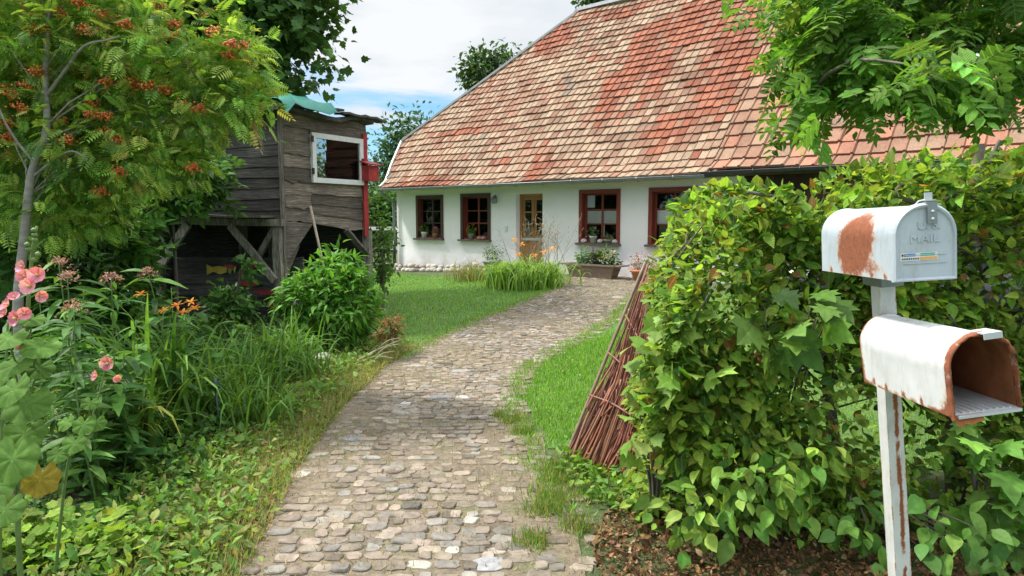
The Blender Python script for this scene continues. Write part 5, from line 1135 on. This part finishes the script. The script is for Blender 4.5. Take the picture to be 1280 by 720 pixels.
for k in range(36):
    a = c+A(rng.normal(0, .3), .3, .3); e = a+A(rng.normal(.1, .25), rng.normal(0, .15), .55+.6*rng.random()); mb.tube(curve([a, (a+e)/2+rng.normal(0, .03, 3), e], 6), np.linspace(.006, .003, 6), 4, (.25, .2, .12)); 
    for j in range(4): mb.tube([e-A(0, 0, .1*j), e-A(0, 0, .1*j)+A(rng.normal(0, .06), 0, .07)], .0035, 4, (.3, .22, .13))
mb.build('dry_stalks', M['willow'], t, True)
strap_clump('sedge_clump', 'low olive brown grass clump left of the daylily before the house wall', GP(597, 360)+A(0, .2, 0), 420, .42, [(2, (.17, .18, .06)), (1, (.24, .2, .08))], .34)
c = ground_pt(-2.6, 4.9); t = strap_clump('daylily_clump', 'daylily clump with orange flowers in front of the left shed post', c, 200, .85, LG, .16)
lily_flowers(t, c, [at(q[0], q[1], 4.75) for q in ((239, 378), (229, 391), (176, 368), (204, 389), (243, 386), (222, 382))], [(2, (.62, .2, .03)), (1, (.6, .3, .05))], .05)
strap_clump('iris_clump', 'grassy clump with arching yellowed blades in the middle of the flower bed', ground_pt(-2.55, 4.35), 150, .62, [(2, (.1, .21, .03)), (1, (.28, .3, .06)), (1, (.15, .25, .04))], .1, wide=1.3)
for (x, y, lab) in ((-2.35, 5.6, 'fine bladed lily clump below the painted boards of the shed'), (-2.2, 6.5, 'light green lily clump left of the stone ball'), (-2.9, 5.7, 'dark green lily clump behind the orange daylilies')):
    strap_clump('lily_clump', lab, ground_pt(x, y), 330, .58, LG if y != 5.7 else [(1, (.06, .14, .03)), (1, (.09, .18, .03))], .16)
strap_clump('iris_clump', 'low arching clump at the edge between bed and yellowed weeds', ground_pt(-2.0, 5.0), 200, .5, LG, .14)

def leafy_stalk(name, label, foot, top, tm, lsize, cols, n=34, head=None, group=None, mat='leaf', start=.15, r=.006):
    foot, top = A(*foot), A(*top); t = thing(name, label, 'plant', foot, group); mb = MB(); mids = (foot+top)/2+A(rng.normal(0, .04), rng.normal(0, .04), 0)
    cv = curve([foot, mids, top], 20); mb.tube(cv, np.linspace(r, r*.5, 20), 6, (.12, .17, .05)); mb.build('stem', M['stem'], t, True)
    u = start+(1-start)*rng.random(n); P = np.stack([np.interp(u, np.linspace(0, 1, 20), cv[:, i]) for i in range(3)], 1); a = rng.random(n)*2*math.pi
    O = np.stack([np.cos(a), np.sin(a), np.full(n, .25)], 1); mb = MB(); put(mb, tm, P, O, lsize, cols, .1, .25, .2); mb.build('foliage', M[mat], t)
    if head:
        col, hr = head; m = 130; q = rng.normal(0, 1, (m, 3))*A(hr, hr, hr*.3); q[:, 2] -= (q[:, 0]**2+q[:, 1]**2)/hr*.3; mb = MB(); put(mb, LEAF2, top+q+A(0, 0, .01), rng.normal(0, 1, (m, 3))+A(0, 0, 1), .016, col, 0, .8)
        mb.build('flower_head', M['petal'], t)
    return t
JC = [(2, (.075, .17, .035)), (1, (.1, .21, .045)), (1, (.05, .12, .03))]
JP = ([(2, (.35, .17, .18)), (1, (.42, .27, .25)), (1, (.25, .12, .12))], .032)
jl = ['hemp agrimony with dusty pink flower head directly right of the tall hollyhock', 'hemp agrimony with the highest dusty pink head beside the hollyhock', 'hemp agrimony with pink head standing alone in front of the dark hollow', 'hemp agrimony with low pink head between the two hollyhocks', 'hemp agrimony with pale head nearest the left shed post']
for (px, py, Y), lab in zip(((84, 343, 3.9), (73, 326, 4.), (139, 346, 4.1), (92, 382, 3.6), (185, 339, 4.6)), jl):
    q = at(px, py, Y); leafy_stalk('hemp_agrimony', lab, ground_pt(q[0]+.03, Y+.05), q, LANCE, .17, JC, 46, JP)
gr = 'leafy stalks filling the flower bed'
for k in range(26):
    px, py, Y = [(60, 400, 4.2), (110, 420, 4.4), (160, 400, 4.6), (205, 420, 5.), (130, 380, 4.8), (180, 385, 5.), (230, 430, 5.2), (40, 430, 3.9), (80, 450, 3.9), (150, 440, 4.1), (260, 420, 5.4), (300, 430, 5.8), (110, 470, 3.8), (70, 500, 3.6), (200, 360, 5.), (150, 480, 3.9), (20, 400, 4.), (100, 360, 4.8), (330, 425, 6.2), (280, 400, 6.4), (220, 400, 5.6), (175, 430, 4.3), (50, 370, 4.6), (130, 450, 4.4), (240, 390, 6.4), (345, 410, 6.8)][k]
    q = at(px+rng.normal(0, 6), py, Y); leafy_stalk('leafy_perennial', 'tall leafy green stalk without flowers in the left flower bed', ground_pt(q[0]+rng.normal(0, .05), Y+.05), q, LANCE if k % 3 else leaf(4, .36, .2, .4), .16, JC, 40, None, gr)

# hollyhocks
HL = [(2, (.15, .27, .08)), (1, (.2, .31, .09)), (1, (.11, .22, .06))]
PK = [(2, (.64, .25, .34)), (1, (.68, .34, .42)), (1, (.56, .17, .26))]
PETAL = fan([(.2, .1), (.42, .5), (.46, .8), (.25, 1.), (0, .96), (-.25, 1.), (-.46, .8), (-.42, .5), (-.2, .1)], .12, -.18, (0, .5, -.02))
def hollyhock(label, pts, r, flowers, leaves, buds):
    cv = curve([A(*p) for p in pts], 26); t = thing('hollyhock', label, 'plant', cv[0]); mb = MB(); mb.tube(cv, np.linspace(r, r*.4, 26), 7, (.16, .25, .07))
    for p in leaves:
        q = cv[np.argmin(np.linalg.norm(cv-(p[0]-A(0, 0, .12)), axis=1))]; mb.tube(curve([q, (q+p[0])/2+A(0, 0, -.02), p[0]], 6), .0035, 5, (.17, .26, .08))
    mb.build('stem', M['stem'], t, True)
    for p, s, nrm, col in leaves:
        mb = MB(); nv = norm(A(*nrm)); Y = norm(np.cross(nv, A(1, .2, 0)))*(-1 if rng.random() < .5 else 1); Y = Y if Y[2] < .3 else -Y
        mb.inst(BIGLEAF, p[None]-Y[None]*s*.36, frames(Y[None], nv[None]), A(s*.82), .72*col[None]*(1+rng.normal(0, .1))); q_ = BIGLEAF[0]; an = np.arctan2(q_[:, 1]-.36, q_[:, 0])+math.pi/2-math.pi; vf = np.exp(-(np.abs(np.cos(3.5*an))/.16)**2); mb.c[-1] = mb.c[-1]*(1+.25*vf*1.)[:, None]*(.85+.3*rng.random(len(q_)))[:, None]; o = mb.build('leaf', M['leaf_soft'], t, True)
        if col[0] > .3: o['label'] = 'yellowed leaf with brown patch'
    for p, s, nrm in flowers:
        nv = norm(A(*nrm)); e1 = norm(np.cross(nv, UZ)); e2 = np.cross(nv, e1); a = np.arange(5)*2*math.pi/5+rng.random(); Y = np.cos(a)[:, None]*e1+np.sin(a)[:, None]*e2+nv*.35; mb = MB()
        mb.inst(PETAL, np.tile(p, (5, 1)), frames(Y, np.tile(nv, (5, 1))), np.full(5, s*.76), pal(5, PK, .08)); fl = mb.build('flower', M['petal'], t)
        mb = MB(); mb.tube([p, p+nv*s*.3, p+nv*s*.45], [s*.14, s*.12, s*.02], 7, (.6, .5, .15)); mb.build('stamen', M['willow'], fl, True)
    if buds:
        mb = MB(); n = len(buds); mb.inst(BERRY, np.array(buds), I3(n), np.full(n, .011), pal(n, [(1, (.2, .3, .1)), (1, (.26, .32, .12))], .1)); mb.build('bud', M['stem'], t, True)
hf = lambda px, py, Y, s, n=(.2, -.9, .25): (at(px, py, Y), s, n)
hl = lambda px, py, Y, s, n=(.15, -.55, .8), c=(.16, .31, .065): (at(px, py, Y), s, n, A(*c))
b = at(22, 690, 2.45); fb = A(b[0], 2.45, 0)
hollyhock('tall hollyhock with many pink flowers at the left picture edge', [fb, at(22, 640, 2.45), at(28, 500, 2.45), at(36, 370, 2.45), at(41, 312, 2.45), at(46, 283, 2.45)], .011,
    [hf(29, 334, 2.38, .034, (-.3, -.8, .3)), hf(32, 346, 2.4, .04), hf(47, 344, 2.36, .042, (.3, -.9, .2)), hf(38, 358, 2.34, .043, (0, -.95, .2)), hf(50, 370, 2.38, .032, (.8, -.5, -.1)), hf(10, 382, 2.4, .038, (-.5, -.6, .5)), hf(22, 398, 2.36, .042, (-.3, -.7, .1)), hf(30, 392, 2.38, .034, (.5, -.6, .1)), hf(26, 431, 2.4, .026, (.2, -.9, 0))],
    [hl(33, 508, 2.3, .19), hl(15, 578, 2.2, .2, (.1, -.8, .6)), hl(30, 545, 2.3, .16, (.3, -.5, .8)), hl(50, 435, 2.4, .15, (.2, -.35, .9)), hl(18, 458, 2.35, .16, (-.2, -.4, .9)), hl(10, 425, 2.35, .14, (0, -.4, .9)), hl(50, 602, 2.3, .15, (.3, -.7, .5), (.42, .32, .05)), hl(15, 490, 2.2, .15, (-.3, -.6, .7)), hl(40, 400, 2.45, .1, (.3, -.3, .9)), hl(5, 640, 2.25, .15), hl(48, 462, 2.42, .12, (.4, -.4, .8))],
    [at(41+rng.normal(0, 4), y, 2.42) for y in (288, 294, 300, 306, 312, 318, 325)])
b = at(60, 660, 2.75); fb = A(b[0], 2.75, 0)
hollyhock('short hollyhock with three pink flowers leaning towards the path', [fb, at(85, 580, 2.75), at(108, 540, 2.75), at(122, 500, 2.75), at(134, 450, 2.75)], .007,
    [hf(135, 454, 2.68, .042, (.1, -.98, .1)), hf(121, 470, 2.7, .032, (-.5, -.7, .3)), hf(145, 472, 2.72, .026, (.7, -.5, -.3))],
    [hl(104, 533, 2.65, .1, (.2, -.7, .7)), hl(92, 556, 2.65, .11, (.1, -.6, .75)), hl(82, 530, 2.7, .09, (-.3, -.6, .7)), hl(112, 505, 2.7, .08, (.4, -.4, .8)), hl(72, 570, 2.7, .1), hl(120, 530, 2.7, .09, (.5, -.5, .6))], [at(132+rng.normal(0, 3), y, 2.7) for y in (442, 446, 460)])
b = at(-8, 690, 2.5); fb = A(b[0], 2.5, 0)
hollyhock('hollyhock mostly outside the left picture edge with broad leaves and one pink bud', [fb, at(0, 600, 2.5), at(6, 480, 2.5), at(10, 400, 2.5)], .009, [hf(6, 392, 2.42, .03, (-.2, -.8, .5)), hf(18, 372, 2.45, .03, (.2, -.6, .7))],
    [hl(-12, 470, 2.4, .15), hl(-5, 610, 2.4, .16)], [])

# broad leaved rosettes
def rosette(name, label, c, n, L, cols, tm=HOSTA, up=.55):
    c = A(*c); t = thing(name, label, 'plant', c); a = np.arange(n)*2.4+rng.random(n)*.3; el = np.linspace(.2, up*1.6, n)
    Y = np.stack([np.cos(a), np.sin(a), el], 1); s = L*np.linspace(1.1, .55, n)*(1+rng.normal(0, .1, n)); mb = MB()
    mb.inst(tm, c+A(0, 0, .02)+Y*A(.02, .02, 0), frames(Y, np.tile(A(0, 0, 1), (n, 1))+rng.normal(0, .15, (n, 3))), s, pal(n, cols, .12)); mb.build('foliage', M['leaf_vein'], t)
RS = [(2, (.1, .23, .045)), (1, (.14, .27, .06))]
for (px, py, n, L, lab) in ((130, 650, 16, .25, 'broad leaved rosette nearest to the short hollyhock'), (172, 628, 18, .26, 'largest broad leaved rosette in the middle of the bed edge'), (195, 600, 12, .2, 'small rosette of broad leaves closest to the path weeds')):
    rosette('plantain_rosette', lab, GP(px, py), n, L, RS)
def mound(name, label, px, py, w, h, n, cols, size, tm=ROUND):
    c = GP(px, py); t = thing(name, label, 'plant', c); P = c+rng.normal(0, 1, (n, 3))*A(w, w*.6, 0); P[:, 2] = c[2]+h*(.35+.65*rng.random(n)); mb = MB()
    put(mb, tm, P, rng.normal(0, 1, (n, 3))*A(1, 1, .2), size, cols, .1, .3, .3); 
    for q in P[:40]: mb.tube([c+A(rng.normal(0, .03), rng.normal(0, .03), 0), q], .002, 4, (.15, .24, .05))
    mb.build('foliage', M['leaf_vein'], t)
YG = [(2, (.2, .33, .045)), (2, (.26, .38, .06)), (1, (.14, .26, .035))]
mound('ladys_mantle', 'bright yellow green mound of round leaves in the bottom left corner', 45, 705, .2, .2, 240, YG, .062)
mound('ladys_mantle', 'bright mound of round leaves right of the one in the corner', 135, 705, .14, .17, 170, YG, .058)
mound('ladys_mantle', 'paler mound of scalloped leaves at the bottom beside the path', 225, 700, .12, .1, 110, [(1, (.16, .26, .06)), (1, (.22, .28, .08))], .055)

# stone ball, iron stake, dry branches
p = at(404, 455, 7.1); p[2] = .1; mb = MB(); rr = .095; mb.lathe(p, [(rr*math.cos(a), rr*math.sin(a)) for a in np.linspace(-1.5, 1.5, 12)], 18, (.38, .37, .34)); tag(mb.build('stone_ball', M['stone'], None, True), 'grey stone ball lying at the foot of the bright green bush', 'stone ball')
p = GP(277, 556); mb = MB(); mb.tube([p-A(0, 0, .05), p+A(-.01, 0, .12), p+A(-.025, 0, .42)], [.004, .008, .01], 6); mb.lathe(p+A(-.025, 0, .4), [(.03, 0), (.035, .02), (.02, .05), (.005, .08)], 8); tag(mb.build('garden_light', M['iron_green'], None, True), 'thin dark green stake standing in the bed beside the path weeds', 'stake')
for k, pts in enumerate([[(436, 462, 7.2), (470, 438, 7.4), (500, 425, 7.9)], [(440, 458, 7.1), (468, 446, 7.3), (492, 448, 7.4)], [(430, 452, 7.3), (462, 455, 7.2), (488, 466, 7.1)]]):
    P = [at(*q) for q in pts]; P[0][2] = max(.03, P[0][2]); mb = MB(); mb.tube(curve(P, 12), np.linspace(.012, .005, 12), 6, (.4, .33, .24)); q = P[1]; mb.tube(curve([q, q+A(.12, .05, .1), q+A(.25, .1, .12)], 6), .005, 5, (.38, .3, .2))
    tag(mb.build('dry_branch', M['willow'], None, True), 'bare pale dry branch lying on the ground right of the stone ball', 'branch', 'dry branches beside the path')
bush('dry_shrub', 'small brown withered plant at the lawn edge right of the bright bush', 487, 412, 8.6, 13, 16, .15, 36, 10, LANCE, .09, [(2, (.24, .13, .06)), (1, (.3, .2, .09)), (1, (.12, .17, .05))], .04, nl=10, lr=.005)
bush('wild_shrub', 'low shrub with small leaves behind the stone ball and dry branches', 455, 415, 9., 24, 34, .3, 60, 10, LEAF3, .08, [(2, (.06, .13, .03)), (1, (.14, .15, .05))], .06)

# ------------------------------------------------------------------ beyond: trees behind the house and shed
FT = [(2, (.05, .1, .03)), (2, (.07, .13, .035)), (1, (.035, .075, .025))]
def far_tree(label, px, py, Y, rx, ry, n, per, cs, size, cols=FT, extra=(), group='trees beyond the house'):
    c, r = B_(px, py, Y, rx, ry, rx*Y/F*.8)
    tree('broadleaf_tree', label, [A(c[0], Y, 0), A(c[0], Y, c[2]*.5), A(c[0]+.2, Y, c[2]+r[2]*.3)], [.28, .2, .06], [(c, r)]+[B_(*e) for e in extra], n, per, cs, LEAF2, size, cols, M['leaf_dark'], 'bark', 20, .06, group, shell=.45)
far_tree('bluish green tree beyond the lawn between the shed and the house', 505, 215, 42, 26, 58, 120, 60, .55, .34, [(1, (.05, .11, .045)), (1, (.07, .14, .06))], [(485, 250, 42, 24, 50, 1.4), (525, 178, 42, 16, 22, 1.)])
far_tree('smaller bushy tree left of the house corner, in front of the bluish one', 488, 285, 34, 20, 40, 80, 60, .4, .26, [(1, (.07, .16, .03)), (1, (.1, .2, .04))])
far_tree('tree top showing above the slanting left roof edge', 606, 92, 36, 20, 15, 46, 40, .4, .32, FT, [(592, 103, 36, 9, 9, .5), (632, 80, 36, 16, 8, .6)])
far_tree('tree top just visible above the roof ridge', 762, -6, 38, 26, 14, 60, 40, .45, .32)
for k, (x, y, h) in enumerate([(-16, 30, 7), (-24, 38, 9), (-9.5, 33, 5.5), (-30, 26, 9), (-14, 19, 6), (-20, 14, 7), (-12, 45, 8), (-34, 50, 11), (-11, 13.5, 5)]):
    P0 = ground_pt(x, y); b = [(P0+A(0, 0, h*.6), A(h*.32, h*.32, h*.38)), (P0+A(h*.15, 0, h*.4), A(h*.28, h*.28, h*.25)), (P0+A(-h*.15, 0, h*.42), A(h*.28, h*.28, h*.25))]
    tree('broadleaf_tree', 'dark tree in the belt behind the shed and rowan', [P0, P0+A(.1, 0, h*.4), P0+A(0, 0, h*.8)], [.2, .14, .05], b, 90, 45, h*.055, LEAF2, .3, FT, M['leaf_dark'], 'bark', 16, .05, 'tree belt behind the shed', shell=.4)
# a fence rail end and white boundary board seen left of the house
f0 = A(-6.5, 23, 0); fn = thing('garden_fence', 'low pale board fence far behind the house corner', 'fence', f0); mb = MB()
for z in (.55, 1.25): mb.beam(f0+UZ*z, f0+A(4.2, 2.2, z), .03, .12, A(1, 1, 1))
mb.build('rail', M['white_metal'], fn)
for k in range(4): p = f0+A(4.2, 2.2, 0)*k/3; mb = MB(); mb.beam(p-UZ*.1+A(0, .06, 0), p+UZ*1.35+A(0, .06, 0), .09, .09); mb.build('post', M['post_wood'], fn)

# ------------------------------------------------------------------ parked car glimpsed through the hedge
def car():
    c = thing('parked_car', 'dark car parked behind the hedge, its red tail light showing', 'car', (5.6, 9.2, .0)); o = A(5.6, 9.2, 0); ax, ay = norm(A(.85, -.5, 0)), norm(A(.5, .85, 0))
    P = lambda u, v, z: o+ax*u+ay*v+UZ*z; M['car'] = plain('dark_car_paint', (.02, .022, .028), .25, .1, 5, 0, .3)
    secs = [(-2.05, .72, .42, .86), (-1.95, .84, .3, .98), (-1., .86, .26, 1.0), (0, .87, .26, .98), (1., .86, .26, .95), (1.8, .8, .28, .85), (2.05, .66, .4, .7)]; mb = MB(); V = []
    for u, w, z0, z1 in secs: V += [P(u, -w, z0), P(u, -w*1.02, (z0+z1)/2), P(u, -w*.9, z1), P(u, w*.9, z1), P(u, w*1.02, (z0+z1)/2), P(u, w, z0)]
    mb.add(V, [(i*6+k, i*6+(k+1) % 6, (i+1)*6+(k+1) % 6, (i+1)*6+k) for i in range(6) for k in range(6)]+[tuple(range(6)), tuple(36+k for k in range(6))]); mb.build('body', M['car'], c, True)
    mb = MB(); sec = [(-1.9, .74, .95), (-1.3, .66, 1.4), (.3, .66, 1.43), (1.1, .72, .95)]; V = [q for u, w, z in sec for q in (P(u, -w, z), P(u, w, z))]
    V += [P(-1.9, -.76, .93), P(-1.9, .76, .93), P(1.1, -.76, .93), P(1.1, .76, .93)]
    mb.add(V, [(0, 1, 3, 2), (2, 3, 5, 4), (4, 5, 7, 6), (0, 2, 4, 6, 10, 8), (1, 9, 11, 7, 5, 3)]); mb.build('windows', plain('dark_car_glass', (.015, .018, .02), .08, .1, 5, 0), c)
    for u in (-1.3, 1.25):
        for s in (-1, 1):
            mb = MB(); q = P(u, s*.74, .31); mb.tube([q-ay*.1, q+ay*.1], .31, 20); wh = mb.build('wheel', M['black'], c); mb = MB(); mb.tube([q-ay*.105, q+ay*.105], .19, 16); mb.build('rim', M['galv'], wh)
    for s in (-1, 1):
        mb = MB(); mb.box(P(-2.0, s*.66, .72), ax, ay, UZ, -.06, .04, -.12, .12, -.06, .18); mb.build('tail_light', plain('red_lens', (.35, .01, .012), .2, .1, 5, 0), c)
    mb = MB(); mb.box(P(-2.06, 0, .62), ax, ay, UZ, -.02, .01, -.26, .26, -.05, .06); mb.build('number_plate', M['white_metal'], c)
car()
